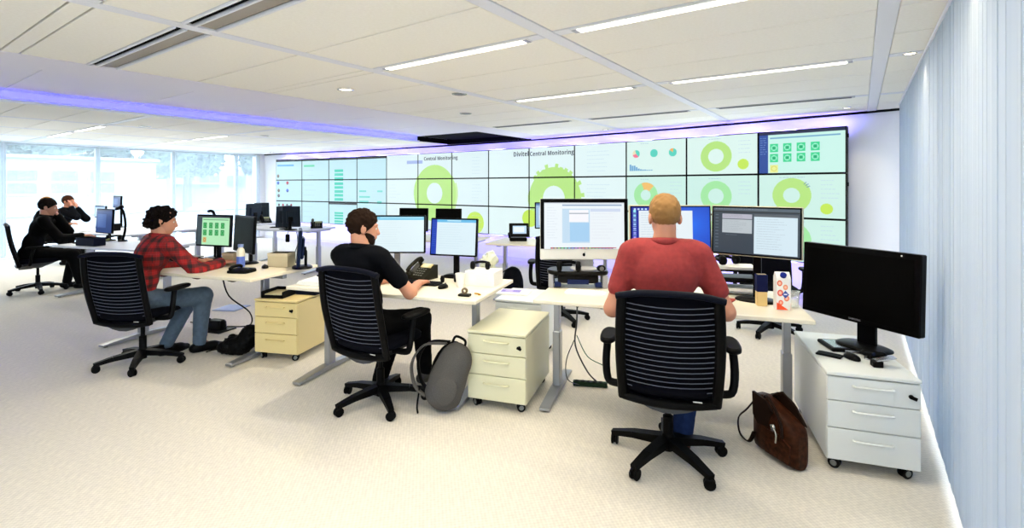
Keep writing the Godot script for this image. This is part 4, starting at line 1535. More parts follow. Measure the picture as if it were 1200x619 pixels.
	for e in [-1, 1]:
		mi("eye", lathe_mesh([Vector2(0, -0.011), Vector2(0.0078, -0.0078), Vector2(0.011, 0), Vector2(0.0078, 0.0078), Vector2(0, 0.011)], 10, Transform3D(Basis(), hx * V(e * 0.031, 0.004, -0.079)), false), mat("eye white", Color(0.85, 0.83, 0.8), 0.2), who)
		mi("iris", lathe_mesh([Vector2(0, 0), Vector2(0.005, 0), Vector2(0.004, 0.002), Vector2(0, 0.003)], 10, hx * Transform3D(Basis(Vector3.RIGHT, -PI / 2), V(e * 0.031, 0.004, -0.0885))), mat("iris", Color(0.1, 0.08, 0.06), 0.2), who)
	mi("mouth", tube_mesh([hx * V(-0.021, -0.063, -0.088), hx * V(0, -0.061, -0.0985), hx * V(0.021, -0.063, -0.088)], 0.0042, 5), mat("lips %s" % o.skin, o.skin.darkened(0.25), 0.5), who)
	return who

# ------------------------------------------------------------------ what stands in the room
func on(d: Node3D, along: float, depth: float, y: float) -> Vector3:
	return d.transform * V(along, y, -depth)

func window_picture(kind: String) -> Image:
	var im := img(256, 152, Color(0.93, 0.97, 0.98))
	if kind == "desktop_light":      # pale window layout with a list
		im.fill(Color(0.94, 0.97, 0.99))
		fr(im, 0, 0, 256, 3, Color(0.84, 0.86, 0.9))
		fr(im, 58, 6, 190, 5, Color(0.62, 0.7, 0.8))
		fr(im, 58, 20, 88, 112, Color(0.78, 0.88, 0.96))
		fr(im, 80, 24, 62, 40, Color(0.98, 0.98, 1.0))
		fr(im, 80, 34, 62, 3, Color(0.6, 0.64, 0.7))
		fr(im, 82, 66, 62, 62, Color(0.66, 0.83, 0.96))
		fr(im, 148, 20, 96, 10, Color(0.82, 0.87, 0.95))
		text_rows(im, 10, 16, 34, 12, 9, Color(0.82, 0.86, 0.9), 91)
		text_rows(im, 152, 36, 88, 9, 10, Color(0.88, 0.9, 0.94), 92)
		fr(im, 20, 147, 200, 4, Color(0.3, 0.28, 0.4))
		for k in 18:
			fr(im, 22 + k * 11, 147, 6, 4, Color.from_hsv(k * 0.11, 0.6, 0.8))
		fr(im, 150, 147, 80, 2, Color(0.7, 0.2, 0.25))
	elif kind == "blue_desktop":
		for y in 152:
			for x in 256:
				var t := clampf(Vector2(x - 200, y - 60).length() / 190.0, 0, 1)
				im.set_pixel(x, y, Color(0.1, 0.42, 0.95).lerp(Color(0.03, 0.12, 0.6), t))
		for r in 9:
			fr(im, 6, 10 + r * 15, 9, 8, Color.from_hsv(0.5 + 0.03 * r, 0.35, 0.95))
			fr(im, 5, 20 + r * 15, 11, 2, Color(0.7, 0.85, 1.0))
		for r in 4:
			fr(im, 8 + r * 12, 4, 7, 6, Color(0.8, 0.9, 1.0))
		fr(im, 24, 12, 176, 110, Color(0.92, 0.96, 0.98))
		text_rows(im, 32, 20, 150, 12, 8, Color(0.68, 0.76, 0.84), 93)
		fr(im, 0, 146, 256, 6, Color(0.08, 0.2, 0.4))
	elif kind == "dark_app":
		im.fill(Color(0.2, 0.26, 0.31))
		fr(im, 0, 0, 256, 10, Color(0.32, 0.38, 0.43))
		fr(im, 0, 10, 256, 4, Color(0.12, 0.15, 0.18))
		text_rows(im, 6, 3, 230, 1, 6, Color(0.65, 0.7, 0.75), 94)
		fr(im, 28, 20, 92, 16, Color(0.72, 0.72, 0.78))
		fr(im, 28, 38, 92, 46, Color(0.74, 0.78, 0.8))
		text_rows(im, 32, 24, 80, 2, 5, Color(0.5, 0.5, 0.55), 95)
		text_rows(im, 32, 44, 80, 6, 6, Color(0.58, 0.62, 0.66), 96)
		text_rows(im, 40, 90, 60, 1, 6, Color(0.5, 0.56, 0.6), 97)
		fr(im, 126, 18, 126, 8, Color(0.34, 0.37, 0.4))
		fr(im, 126, 27, 124, 122, Color(0.84, 0.92, 0.96))
		text_rows(im, 134, 34, 108, 13, 8, Color(0.66, 0.73, 0.78), 98)
		for r in 11:
			fr(im, 6, 22 + r * 11, 10, 4, Color(0.34, 0.4, 0.45))
	elif kind == "mail":
		im.fill(Color(0.9, 0.97, 0.99))
		fr(im, 0, 0, 256, 14, Color(0.5, 0.82, 0.95))
		fr(im, 60, 2, 190, 4, Color(0.72, 0.92, 0.99))
		text_rows(im, 20, 26, 200, 11, 10, Color(0.8, 0.89, 0.93), 99)
	elif kind == "mail_blue_side":
		im.fill(Color(0.88, 0.96, 0.99))
		fr(im, 0, 0, 30, 152, Color(0.1, 0.25, 0.72))
		fr(im, 30, 0, 226, 12, Color(0.42, 0.76, 0.94))
		fr(im, 90, 2, 80, 5, Color(0.8, 0.95, 1.0))
		text_rows(im, 5, 16, 20, 12, 9, Color(0.4, 0.55, 0.9), 100)
		text_rows(im, 44, 24, 190, 11, 10, Color(0.78, 0.88, 0.93), 101)
	elif kind == "green_tiles":
		im.fill(Color(0.72, 0.93, 0.74))
		fr(im, 0, 0, 256, 8, Color(0.24, 0.28, 0.3))
		fr(im, 0, 8, 38, 144, Color(0.2, 0.27, 0.3))
		fr(im, 46, 16, 200, 4, Color(0.4, 0.6, 0.46))
		for y in 2:
			for x in 4:
				fr(im, 48 + x * 47, 34 + y * 38, 28, 30, Color(0.1, 0.58, 0.26))
				ring(im, 62 + x * 47, 49 + y * 38, 10, 7, Color(0.4, 0.8, 0.5))
		fr(im, 48, 112, 28, 28, Color(0.86, 0.72, 0.4))
		ring(im, 62, 126, 9, 6, Color(0.7, 0.5, 0.3))
	elif kind == "pale_blue":
		im.fill(Color(0.62, 0.76, 0.9))
		fr(im, 0, 0, 256, 12, Color(0.28, 0.45, 0.7))
		fr(im, 20, 26, 216, 110, Color(0.78, 0.87, 0.95))
		text_rows(im, 30, 34, 190, 10, 10, Color(0.55, 0.66, 0.8), 102)
	elif kind == "deep_blue":
		im.fill(Color(0.16, 0.26, 0.5))
		fr(im, 0, 0, 256, 10, Color(0.1, 0.16, 0.34))
		fr(im, 24, 30, 140, 90, Color(0.28, 0.4, 0.66))
		text_rows(im, 30, 36, 120, 9, 9, Color(0.45, 0.56, 0.8), 103)
	return im

func build_desks() -> Dictionary:
	var cream := mat("cream desk top", Color(0.9, 0.86, 0.76), 0.4)
	var white := mat("white desk top", Color(0.9, 0.87, 0.79), 0.4)
	var cool := mat("pale grey desk top", Color(0.8, 0.81, 0.86), 0.4)
	var d := {}
	var T := DESK_TURN
	d.A = add_desk("a", "white desk in front of the man in the red polo shirt", V(-1.797, 0, -2.807), T, 1.665, 0.765, white)
	d.B = add_desk("b", "white desk of the bearded man in black, with two lit monitors", V(-3.576, 0, -2.096), T, 1.56, 0.765, white, "white office desks", [0.07, -0.17])
	d.C = add_desk("c", "cream desk of the man in the red plaid shirt", spot(-2.136 - 1.9 * 0.9489, 4.045 + 1.9 * 0.3156), T, 1.9, 0.765, cream, "white office desks", [0.07, -0.27])
	d.D = add_desk("d", "pale desk at the far left with the dark-clothed man leaning on it", V(-9.034, 0, -1.906), T, 1.7, 0.72, cool)
	d.E = add_desk("e", "far left pale desk carrying loose white paper", spot(-7.5, 8.2), T, 1.6, 0.765, cool)
	d.F = add_desk("f", "farthest left desk, before the man holding his cheek", spot(-7.5, 8.2) + Basis(Vector3.UP, deg_to_rad(T)) * V(0, 0, -0.83), T, 1.6, 0.765, cool)
	d.G = add_desk("g", "pale grey desk with dark double monitors before the video wall's left end", spot(-5.05, 8.95), T, 1.6, 0.765, cool)
	d.H = add_desk("h", "rearmost pale grey desk near the window corner", spot(-6.55, 10.45), T, 1.6, 0.765, cool)
	d.J = add_desk("j", "rear desk with a telephone in front of the video wall", spot(-0.36, 6.58), T, 1.6, 0.765, white, "white office desks", [0.14, -0.07])
	d.L = add_desk("l", "rear desk under two black switched-off monitors", spot(-2.1, 7.2), T, 1.6, 0.765, white)
	return d

func build_chairs() -> void:
	var T := DESK_TURN
	add_chair("black task chair of the man in the red polo, back to the camera", spot(0.876, 2.78), T + 2, 4.7)
	add_chair("black task chair of the bearded man in the black shirt", spot(-0.93, 3.5), T - 9, 9.0)
	add_chair("black task chair of the man in the red plaid shirt", spot(-3.17, 4.25), T + 14, 6.0)
	add_chair("black task chair of the man at the far left desk", spot(-6.85, 7.15), T - 26, 32.0)
	add_chair("empty black task chair behind the silver all-in-one computer", spot(0.55, 5.62), T + 12)
	add_chair("empty black task chair seen under the right end of the red-polo man's desk", spot(2.69, 5.14), T + 185)

func build_pedestals() -> void:
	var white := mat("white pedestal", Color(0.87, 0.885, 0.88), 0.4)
	var cream := mat("cream pedestal", Color(0.86, 0.78, 0.55), 0.4)  # cream, with the warm light of the left side mixed into the colour
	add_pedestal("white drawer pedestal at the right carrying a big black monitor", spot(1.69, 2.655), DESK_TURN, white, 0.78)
	add_pedestal("white drawer pedestal in the centre between two desks", spot(-0.308, 3.42), DESK_TURN, mat("ivory pedestal", Color(0.83, 0.82, 0.7), 0.4), 0.64)  # same white unit as the right one; warm light is put into its colour
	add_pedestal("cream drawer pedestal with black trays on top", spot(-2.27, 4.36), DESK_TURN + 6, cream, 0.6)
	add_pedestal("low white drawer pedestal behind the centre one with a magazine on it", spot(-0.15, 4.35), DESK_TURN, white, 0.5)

func build_monitors(d: Dictionary) -> void:
	var silver := {"shell": Color(0.78, 0.78, 0.77), "shell_key": "silver monitor shell", "stand": Color(0.6, 0.6, 0.62), "stand_key": "silver stand"}
	# all-in-one computer with a silver chin on its riser
	var st := thing("monitor_riser", "rounded black two-level riser under the silver all-in-one computer", "monitor stand", spot(0.5, 3.78, 0.765), 30.0)
	var dark := mat("dark riser", Color(0.06, 0.055, 0.05), 0.3)
	var lg := mat("silver stand", Color(0.6, 0.6, 0.62), 0.35)
	mi("top_plate", loft_mesh([[V(0, 0.1, 0), 0.225, 0.125, 3.0], [V(0, 0.108, 0), 0.23, 0.13, 3.0], [V(0, 0.122, 0), 0.23, 0.13, 3.0], [V(0, 0.13, 0), 0.22, 0.12, 3.0]], 32), dark, st)
	mi("drawer_box", box(V(0.3, 0.06, 0.2), 0.006), dark, st, Transform3D(Basis(), V(0, 0.068, 0)))
	mi("drawer_front", box(V(0.16, 0.035, 0.01), 0.003), mat("smoked blue plastic", Color(0.12, 0.16, 0.32), 0.2), st, Transform3D(Basis(), V(0, 0.05, 0.104)))
	for s in [-1, 1]:
		mi("leg", box(V(0.04, 0.1, 0.18), 0.006), lg, st, Transform3D(Basis(), V(s * 0.2, 0.05, 0)))
		mi("side_bin", box(V(0.05, 0.04, 0.14), 0.004), mat("smoked blue plastic", Color(0.12, 0.16, 0.32), 0.2), st, Transform3D(Basis(), V(s * 0.15, 0.03, 0.03)))
	var a := add_monitor("large all-in-one computer with silver chin showing a pale window", spot(0.546, 3.76, 0.895), 35.0, 0.665, 0.462, 0.075, window_picture("desktop_light"), {"shell": Color(0.82, 0.82, 0.8), "shell_key": "silver all-in-one shell", "face": true, "bezel": 0.03, "chin": 0.082, "stand": Color(0.72, 0.72, 0.72), "stand_key": "silver all-in-one foot", "neck_w": 0.16, "base_w": 0.1, "base_d": 0.08, "tilt": -2.0})
	var ap := begin()
	var pl := PackedVector2Array()
	for i in 20:
		var t := TAU * i / 20.0
		var r := 0.0135 - 0.0018 * absf(sin(t)) * (1.0 if cos(t) > 0 else 0.4)
		if cos(t) > 0.75:
			r -= 0.005
		pl.append(Vector2(cos(t) * r, sin(t) * r * 1.05))
	prism(ap, pl, 0.0, 0.001)
	prism(ap, PackedVector2Array([Vector2(0.001, 0.0155), Vector2(0.005, 0.017), Vector2(0.007, 0.022), Vector2(0.003, 0.0205)]), 0.0, 0.001)
	mi("emblem", done(ap), mat("black emblem", Color(0.02, 0.02, 0.02), 0.3), a.get_node("housing"), Transform3D(Basis(), V(0, -0.192, 0.0155)))
	add_monitor("monitor with a blue desktop behind the red-polo man's head", spot(1.10, 3.45, 0.765), 35.0, 0.57, 0.335, 0.295, window_picture("blue_desktop"), {"rim": 0.012, "shell": Color(0.75, 0.72, 0.62), "shell_key": "champagne monitor shell", "face": true, "bezel": 0.014})
	add_monitor("monitor with a dark application and silver rim, right of the red-polo man", spot(1.61, 3.275, 0.765), -3.9, 0.555, 0.335, 0.295, window_picture("dark_app"), {"rim": 0.012, "shell": Color(0.75, 0.72, 0.62), "shell_key": "champagne monitor shell", "face": true, "bezel": 0.016, "base_w": 0.13})
	# the big dark monitor on the right pedestal
	var big := add_monitor("big black switched-off monitor on the white pedestal at the right", spot(2.07, 2.957, 0.5605), -34.4, 0.69, 0.445, 0.155, null, {"face": true, "bezel": 0.03, "thick": 0.05, "back": 0.01, "neck_w": 0.11, "base_w": 0.15, "base_d": 0.1, "tilt": -2.0})
	word("SAMSUNG", -0.035, 0.035, -0.212, big.get_node("housing"), Color(0.45, 0.45, 0.48), 0.0, 0.0282)
	mi("sensor_dot", box(V(0.008, 0.008, 0.001), 0.0003), mat("white mark", Color(0.9, 0.9, 0.9), 0.4), big.get_node("housing"), Transform3D(Basis(), V(0.25, 0.206, 0.0285)))
	# bearded man's pair
	add_monitor("lit white monitor directly before the bearded man", spot(-0.968, 4.12, 0.765), 35.0, 0.5, 0.315, 0.205, window_picture("mail"), {"bezel": 0.013, "base_w": 0.11, "stand": Color(0.55, 0.55, 0.56), "stand_key": "silver stand"})
	add_monitor("lit monitor with a blue side bar, tilted, right of the bearded man's first", spot(-0.485, 4.14, 0.765), 19.0, 0.42, 0.315, 0.178, window_picture("mail_blue_side"), {"bezel": 0.013, "base_w": 0.1, "tilt": -6.0})
	# plaid man's pair
	add_monitor("monitor with eight green tiles before the man in plaid", spot(-3.09, 5.14, 0.765), 18.0, 0.46, 0.33, 0.135, window_picture("green_tiles"), {"bezel": 0.018, "base_w": 0.13})
	add_monitor("dark angled monitor right of the green-tile one", spot(-2.63, 4.87, 0.765), -7.0, 0.5, 0.36, 0.11, null, {"bezel": 0.018, "base_w": 0.12})
	add_monitor("monitor standing edge-on at the right end of the plaid man's desk", spot(-1.985, 4.62, 0.765), -31.0, 0.36, 0.33, 0.03, null, {"shell": Color(0.06, 0.11, 0.22), "shell_key": "blue grey shell", "bezel": 0.015, "tilt": -4.0})
	# rear desks
	add_monitor("left black monitor rising behind the bearded man's screens", spot(-1.39, 7.0, 0.765), 24.0, 0.43, 0.33, 0.12, null, {"gloss": 0.5})
	add_monitor("right black monitor rising behind the bearded man's screens", spot(-0.89, 6.95, 0.765), 30.0, 0.37, 0.33, 0.115, null, {"gloss": 0.5})
	add_monitor("lit monitor half hidden behind the silver all-in-one computer", spot(0.56, 6.75, 0.765), 35.0, 0.5, 0.36, 0.18, window_picture("pale_blue"), {})
	var slate := {"shell": Color(0.16, 0.2, 0.24), "shell_key": "slate monitor back", "base_w": 0.1}
	add_monitor("left slate monitor of the pair on the grey desk by the video wall", spot(-4.02, 8.72, 0.765), -62.0, 0.44, 0.36, 0.05, window_picture("deep_blue"), slate)
	add_monitor("right slate monitor of the pair on the grey desk by the video wall", spot(-3.83, 8.6, 0.765), 215.0, 0.3, 0.36, 0.05, null, slate)
	add_monitor("left slate monitor of the pair near the window corner", spot(-5.3, 10.15, 0.765), -70.0, 0.4, 0.36, 0.04, window_picture("deep_blue"), slate)
	add_monitor("right slate monitor of the pair near the window corner", spot(-5.4, 10.68, 0.765), 215.0, 0.32, 0.36, 0.04, null, slate)
	# far left cluster
	add_monitor("blue-lit monitor on the far left man's desk", spot(-6.0, 7.3, 0.72), 8.0, 0.46, 0.36, 0.11, window_picture("deep_blue"), {"bezel": 0.012})
	add_monitor("pale screen facing the man who holds his cheek", spot(-7.52, 9.05, 0.765), 10.0, 0.36, 0.22, 0.18, window_picture("pale_blue"), {})
	add_monitor("small blue monitor raised highest at the far left", spot(-7.25, 9.1, 0.765), 5.0, 0.3, 0.22, 0.36, window_picture("deep_blue"), {})

func build_small_things(d: Dictionary) -> void:
	var black := mat("black plastic", Color(0.03, 0.03, 0.035), 0.5)
	var paper := mat("white paper", Color(0.93, 0.93, 0.92), 0.8)
	var A: Node3D = d.A
	var B: Node3D = d.B
	var C: Node3D = d.C
	var T := DESK_TURN
	# --- red-polo man's desk
	add_keyboard("slim white keyboard before the silver all-in-one computer", on(A, 0.3, 0.3, 0.765), T, 0.29, 0.12, Color(0.88, 0.88, 0.88), Color(0.96, 0.96, 0.96))
	add_mouse("white mouse beside the slim white keyboard", on(A, 0.51, 0.3, 0.765), T, Color(0.93, 0.93, 0.93))
	headphones("black headphones lying on the riser under the silver computer", spot(0.42, 3.66, 0.895), 30.0, 1.0)
	var speaker := thing("desk_speaker", "small black clip speaker on the riser's right side", "speaker", spot(0.66, 3.66, 0.895), 35.0)
	mi("body", blob_mesh([[1, V(0, 0.025, 0), V(0.035, 0.025, 0.025), Basis()]], 0.007, 0.004, [[Vector3.UP, 0.002]]), black, speaker)
	mi("grille", lathe_mesh([Vector2(0, 0), Vector2(0.016, 0), Vector2(0.014, 0.004), Vector2(0, 0.005)], 14, Transform3D(Basis(Vector3.RIGHT, PI / 2), V(0, 0.025, 0.023))), mat("grey grille", Color(0.4, 0.4, 0.4)), speaker)
	add_box("book_box", "navy and cream upright box beside the juice carton", "box", on(A, 1.43, 0.3, 0.765), T + 8, V(0.06, 0.2, 0.05), mat("cream card", Color(0.85, 0.74, 0.5), 0.6), null)
	var bb: Node3D = get_node("book_box")
	mi("sleeve", box(V(0.064, 0.11, 0.054), 0.003), mat("navy card", Color(0.07, 0.09, 0.24), 0.5), bb, Transform3D(Basis(), V(0, 0.145, 0)))
	# juice carton with a printed front
	var ci := img(48, 96, Color(0.94, 0.93, 0.92))
	for k in [[10, 14, 9, Color(0.9, 0.4, 0.3)], [30, 26, 8, Color(0.92, 0.55, 0.4)], [12, 44, 10, Color(0.88, 0.35, 0.3)], [34, 60, 9, Color(0.9, 0.5, 0.38)], [14, 74, 8, Color(0.92, 0.42, 0.32)]]:
		ring(ci, k[0], k[1], k[2], 0, k[3])
		ring(ci, k[0], k[1], k[2] * 0.55, 0, Color(0.97, 0.75, 0.65))
	for y in 24:
		fr(ci, 30 - (12 - absi(y - 12)), 36 + y, (12 - absi(y - 12)) * 2, 1, Color(0.12, 0.25, 0.6))
	fr(ci, 24, 46, 12, 4, Color(0.9, 0.92, 0.97))
	for y in 22:
		fr(ci, 0, 95 - y, 40 - y * 1.8, 1, Color(0.93, 0.3, 0.12))
	var ct := thing("juice_carton", "white drink carton printed with red fruit and a blue diamond", "carton", on(A, 1.535, 0.23, 0.765), T + 6)
	var cs := begin()
	bbox(cs, V(0, 0.1, 0), V(0.08, 0.2, 0.07), 0.003)
	prism(cs, PackedVector2Array([Vector2(-0.035, 0.198), Vector2(0.035, 0.198), Vector2(0.006, 0.232), Vector2(-0.006, 0.232)]), -0.04, 0.04, Transform3D(Basis(V(0, 0, 1), V(0, 1, 0), V(-1, 0, 0)), Vector3.ZERO))
	mi("carton_body", done(cs), mat("carton white", Color(0.93, 0.92, 0.92), 0.45), ct)
	mi("printed_front", picture(0.078, 0.19, 0.0006), print_mat(ci, 0.45), ct, Transform3D(Basis(), V(0, 0.1, 0.0353)))
	mi("printed_side", picture(0.068, 0.19, 0.0006), print_mat(ci, 0.45), ct, Transform3D(Basis(Vector3.UP, PI / 2), V(0.0403, 0.1, 0)))
	mi("cap", lathe_mesh([Vector2(0.018, 0), Vector2(0.018, 0.022), Vector2(0, 0.024)], 14, Transform3D(Basis(Vector3.RIGHT, 0.7), V(0, 0.205, 0.018))), mat("blue cap", Color(0.1, 0.16, 0.5), 0.35), ct)
	var gl := thing("drinking_glass", "small clear glass right behind the drink carton", "glass", on(A, 1.62, 0.32, 0.765))
	var gm := mat("clear glass", Color(0.95, 0.97, 0.97, 0.2), 0.03)
	gm.transparency = BaseMaterial3D.TRANSPARENCY_ALPHA
	mi("wall", lathe_mesh([Vector2(0, 0.0), Vector2(0.026, 0.0), Vector2(0.032, 0.1), Vector2(0.029, 0.1), Vector2(0.024, 0.008), Vector2(0, 0.008)], 18, Transform3D(), false), gm, gl)
	var nb := thing("notebook", "red notebook lying under the dark-application monitor", "notebook", on(A, 1.17, 0.36, 0.765), T - 20)
	mi("cover", box(V(0.2, 0.012, 0.15), 0.002), mat("red cover", Color(0.62, 0.16, 0.08), 0.5), nb, Transform3D(Basis(), V(0, 0.006, 0)))
	mi("pages", box(V(0.194, 0.008, 0.152), 0.001), paper, nb, Transform3D(Basis(), V(0.002, 0.006, 0)))
	var sh := thing("paper_shelf", "black letter tray stack full of gear behind the right-hand monitor", "desk tray", on(A, 1.3, 0.66, 0.765), T)
	for k in 3:
		mi("tray", box(V(0.3, 0.012, 0.2), 0.003), black if k else mat("grey tray", Color(0.5, 0.52, 0.55), 0.5), sh, Transform3D(Basis(), V(0, 0.02 + 0.075 * k, 0)))
		mi("papers", box(V(0.26, 0.02, 0.18), 0.002), paper if k != 1 else mat("dark gear", Color(0.08, 0.08, 0.09), 0.4), sh, Transform3D(Basis(Vector3.UP, 0.04 * k), V(0.01, 0.036 + 0.075 * k, 0)))
	for sx in [-1, 1]:
		for sz in [-1, 1]:
			mi("tray_post", box(V(0.012, 0.2, 0.012), 0.002), black, sh, Transform3D(Basis(), V(sx * 0.144, 0.1, sz * 0.094)))
	headphones("black headset piled on the letter trays behind the right-hand monitor", on(A, 1.28, 0.64, 0.966), T + 40, 0.9)
	# cables and a socket strip under that desk
	var grey := mat("grey cable", Color(0.2, 0.2, 0.21), 0.5)
	var strip := thing("socket_strip", "green power strip on the floor under the right desk", "power strip", on(A, 0.29, 0.57, 0.0), T + 8)
	mi("case", box(V(0.26, 0.035, 0.05), 0.006), mat("dark green plastic", Color(0.09, 0.16, 0.1), 0.45), strip, Transform3D(Basis(), V(0, 0.0175, 0)))
	for k in 5:
		mi("socket", lathe_mesh([Vector2(0.0, 0), Vector2(0.017, 0), Vector2(0.017, 0.003), Vector2(0.014, 0.001), Vector2(0, 0.001)], 14), black, strip, Transform3D(Basis(), V(-0.1 + 0.045 * k, 0.0345, 0)))
	cable("power_cable", "dark cable hanging from the right desk to the green power strip", [on(A, 0.21, 0.48, 0.7), on(A, 0.2, 0.5, 0.5), on(A, 0.19, 0.5, 0.32), on(A, 0.27, 0.55, 0.12), on(A, 0.34, 0.57, 0.04)], 0.006, grey)
	cable("power_cable", "thin green cable looping beside the green power strip", [on(A, 0.2, 0.5, 0.4), on(A, 0.28, 0.52, 0.24), on(A, 0.42, 0.55, 0.16), on(A, 0.43, 0.57, 0.06), on(A, 0.38, 0.57, 0.04)], 0.0035, mat("green cable", Color(0.16, 0.36, 0.26), 0.5))
	cable("power_cable", "thin grey cable curling at the left desk foot by the green power strip", [on(A, 0.18, 0.5, 0.36), on(A, 0.12, 0.5, 0.2), on(A, 0.13, 0.5, 0.06), on(A, 0.22, 0.54, 0.015), on(A, 0.3, 0.56, 0.04)], 0.0035, grey)
	var tk := thing("cable_clamp", "black cable holder under the left end of the right desk", "cable holder", on(A, 0.22, 0.44, 0.66), T)
	mi("tray", box(V(0.14, 0.02, 0.08), 0.004), black, tk, Transform3D(Basis(), V(0, 0.045, 0)))
	for k in 3:
		mi("plug", blob_mesh([[1, V(0, 0, 0), V(0.022, 0.028, 0.022), Basis()]], 0.008, 0.004), black, tk, Transform3D(Basis(), V(-0.045 + 0.045 * k, 0.015 - 0.02 * (k % 2), 0.01)))

	# --- on the right pedestal
	var px := func(al: float, de: float, y := 0.536) -> Vector3: return on(A, al, de, y)
	var dock := thing("laptop_dock", "black docking station under the big dark monitor's foot", "dock", px.call(1.93, 0.33), T + 10)
	mi("base", box(V(0.3, 0.022, 0.2), 0.006), black, dock, Transform3D(Basis(), V(0, 0.011, 0)))
	mi("rim", box(V(0.26, 0.003, 0.16), 0.001), mat("silver edge", Color(0.7, 0.72, 0.75), 0.25, 0.8), dock, Transform3D(Basis(), V(0, 0.0225, 0)))
	mi("port_row", box(V(0.2, 0.01, 0.003), 0.001), mat("silver edge", Color(0.7, 0.72, 0.75)), dock, Transform3D(Basis(), V(0.02, 0.011, 0.1)))
	var ph := thing("mobile_phone", "black mobile phone on the right pedestal's left edge", "phone", px.call(1.765, 0.13), T + 62)
	mi("case", box(V(0.066, 0.011, 0.13), 0.004), black, ph, Transform3D(Basis(), V(0, 0.0055, 0)))
	mi("glass", box(V(0.058, 0.001, 0.1), 0.0003), mat("dark glossy screen", Color(0.01, 0.01, 0.01)), ph, Transform3D(Basis(), V(0, 0.0115, 0)))
	var wc := thing("webcam", "black webcam lying on its clip on the right pedestal", "webcam", px.call(1.985, 0.13), T - 15)
	mi("clip", box(V(0.09, 0.008, 0.05), 0.003), mat("silver edge", Color(0.7, 0.72, 0.75)), wc, Transform3D(Basis(), V(0, 0.004, 0)))
	mi("stem", box(V(0.02, 0.03, 0.03), 0.004), black, wc, Transform3D(Basis(), V(-0.02, 0.02, 0.01)))
	mi("head", blob_mesh([[0, V(-0.045, 0.035, 0), V(0.045, 0.035, 0), 0.017, 0.017]], 0.007, 0.004), black, wc)
	mi("lens", lathe_mesh([Vector2(0, 0), Vector2(0.01, 0), Vector2(0.008, 0.004), Vector2(0, 0.005)], 12, Transform3D(Basis(Vector3.RIGHT, PI / 2), V(0, 0.035, 0.015))), mat("lens glass", Color(0.1, 0.12, 0.2), 0.1), wc)
	var pu := thing("presenter_stand", "small black holder with silver edge at the front of the right pedestal", "holder", px.call(1.98, 0.01), T + 5)
	mi("block", box(V(0.05, 0.035, 0.045), 0.004), black, pu, Transform3D(Basis(), V(-0.02, 0.0175, 0)))
	mi("plate", box(V(0.1, 0.006, 0.05), 0.002), mat("silver edge", Color(0.7, 0.72, 0.75)), pu, Transform3D(Basis(Vector3.BACK, 0.25), V(0.02, 0.045, -0.005)))
	add_mouse("black mouse before the big dark monitor's foot", px.call(1.87, 0.1), T + 30, Color(0.04, 0.04, 0.045))

	# --- bearded man's desk
	add_keyboard("black keyboard before the bearded man", on(B, 0.93, 0.41, 0.765), T - 2, 0.33, 0.13, Color(0.03, 0.03, 0.035), Color(0.09, 0.09, 0.11))
	add_mouse("black mouse right of the bearded man's keyboard", on(B, 1.17, 0.31, 0.765), T - 10, Color(0.03, 0.03, 0.035))
	add_desk_phone("black and beige desk telephone right of the bearded man", on(B, 0.83, 0.6, 0.765), T - 12, Color(0.14, 0.135, 0.1), Color(0.75, 0.7, 0.5))
	headphones("black headset on the desk behind the bearded man's mouse", on(B, 1.12, 0.52, 0.765), T + 30, 0.75)
	var pc := thing("paper_holder", "white cardboard magazine holder at the right end of the bearded man's desk", "box", on(B, 1.4, 0.56, 0.765), T)
	mi("tray_body", box(V(0.24, 0.11, 0.2), 0.003), mat("white card", Color(0.93, 0.92, 0.9), 0.7), pc, Transform3D(Basis(), V(0, 0.055, 0)))
	mi("front_label", box(V(0.08, 0.06, 0.002), 0.0005), mat("pale label", Color(0.85, 0.86, 0.88), 0.7), pc, Transform3D(Basis(), V(0.02, 0.055, 0.101)))
	headphones("black headset resting on the white magazine holder", on(B, 1.37, 0.55, 0.876), T + 10, 0.85)
	var cup := thing("paper_cup", "white paper cup at the front of the magazine holder", "cup", on(B, 1.27, 0.4, 0.765))
	mi("cup_wall", lathe_mesh([Vector2(0, 0), Vector2(0.027, 0), Vector2(0.038, 0.1), Vector2(0.035, 0.1), Vector2(0.025, 0.006), Vector2(0, 0.006)], 18), mat("white card", Color(0.93, 0.92, 0.9)), cup)
	mi("cup_rim", tube_mesh(range(17).map(func(i): return V(cos(TAU * i / 16.0) * 0.037, 0.1, sin(TAU * i / 16.0) * 0.037)), 0.002, 5), mat("white card", Color.WHITE), cup)
	var bag := thing("paper_bag", "crumpled pale paper bag behind the white magazine holder", "bag", on(B, 1.36, 0.74, 0.765), T + 20)
	mi("crumpled_paper", blob_mesh([[1, V(0, 0.1, 0), V(0.06, 0.1, 0.04), Basis(Vector3.BACK, 0.2)], [1, V(0.03, 0.17, 0), V(0.05, 0.05, 0.03), Basis(Vector3.BACK, -0.4)]], 0.012, 0.01, [[Vector3.UP, 0.002]], 0.03), mat("pale greenish paper", Color(0.82, 0.83, 0.74), 0.8), bag)
	mi("fold", box(V(0.06, 0.02, 0.03), 0.004), mat("pale greenish paper", Color.WHITE), bag, Transform3D(Basis(Vector3.BACK, 0.3), V(0.02, 0.22, 0)))
	var rl := thing("tape_holder", "small dark tape holder at the front edge of the bearded man's desk", "tape holder", on(B, 1.43, 0.12, 0.765), T)
	mi("foot", box(V(0.085, 0.016, 0.05), 0.004), mat("dark grey plastic", Color(0.13, 0.13, 0.12), 0.4), rl, Transform3D(Basis(), V(0, 0.008, 0)))
	mi("roll", lathe_mesh([Vector2(0.01, -0.008), Vector2(0.022, -0.008), Vector2(0.022, 0.008), Vector2(0.01, 0.008), Vector2(0.01, -0.008)], 16, Transform3D(Basis(Vector3.RIGHT, PI / 2), V(0, 0.036, 0))), mat("brown tape", Color(0.4, 0.33, 0.22), 0.35), rl)
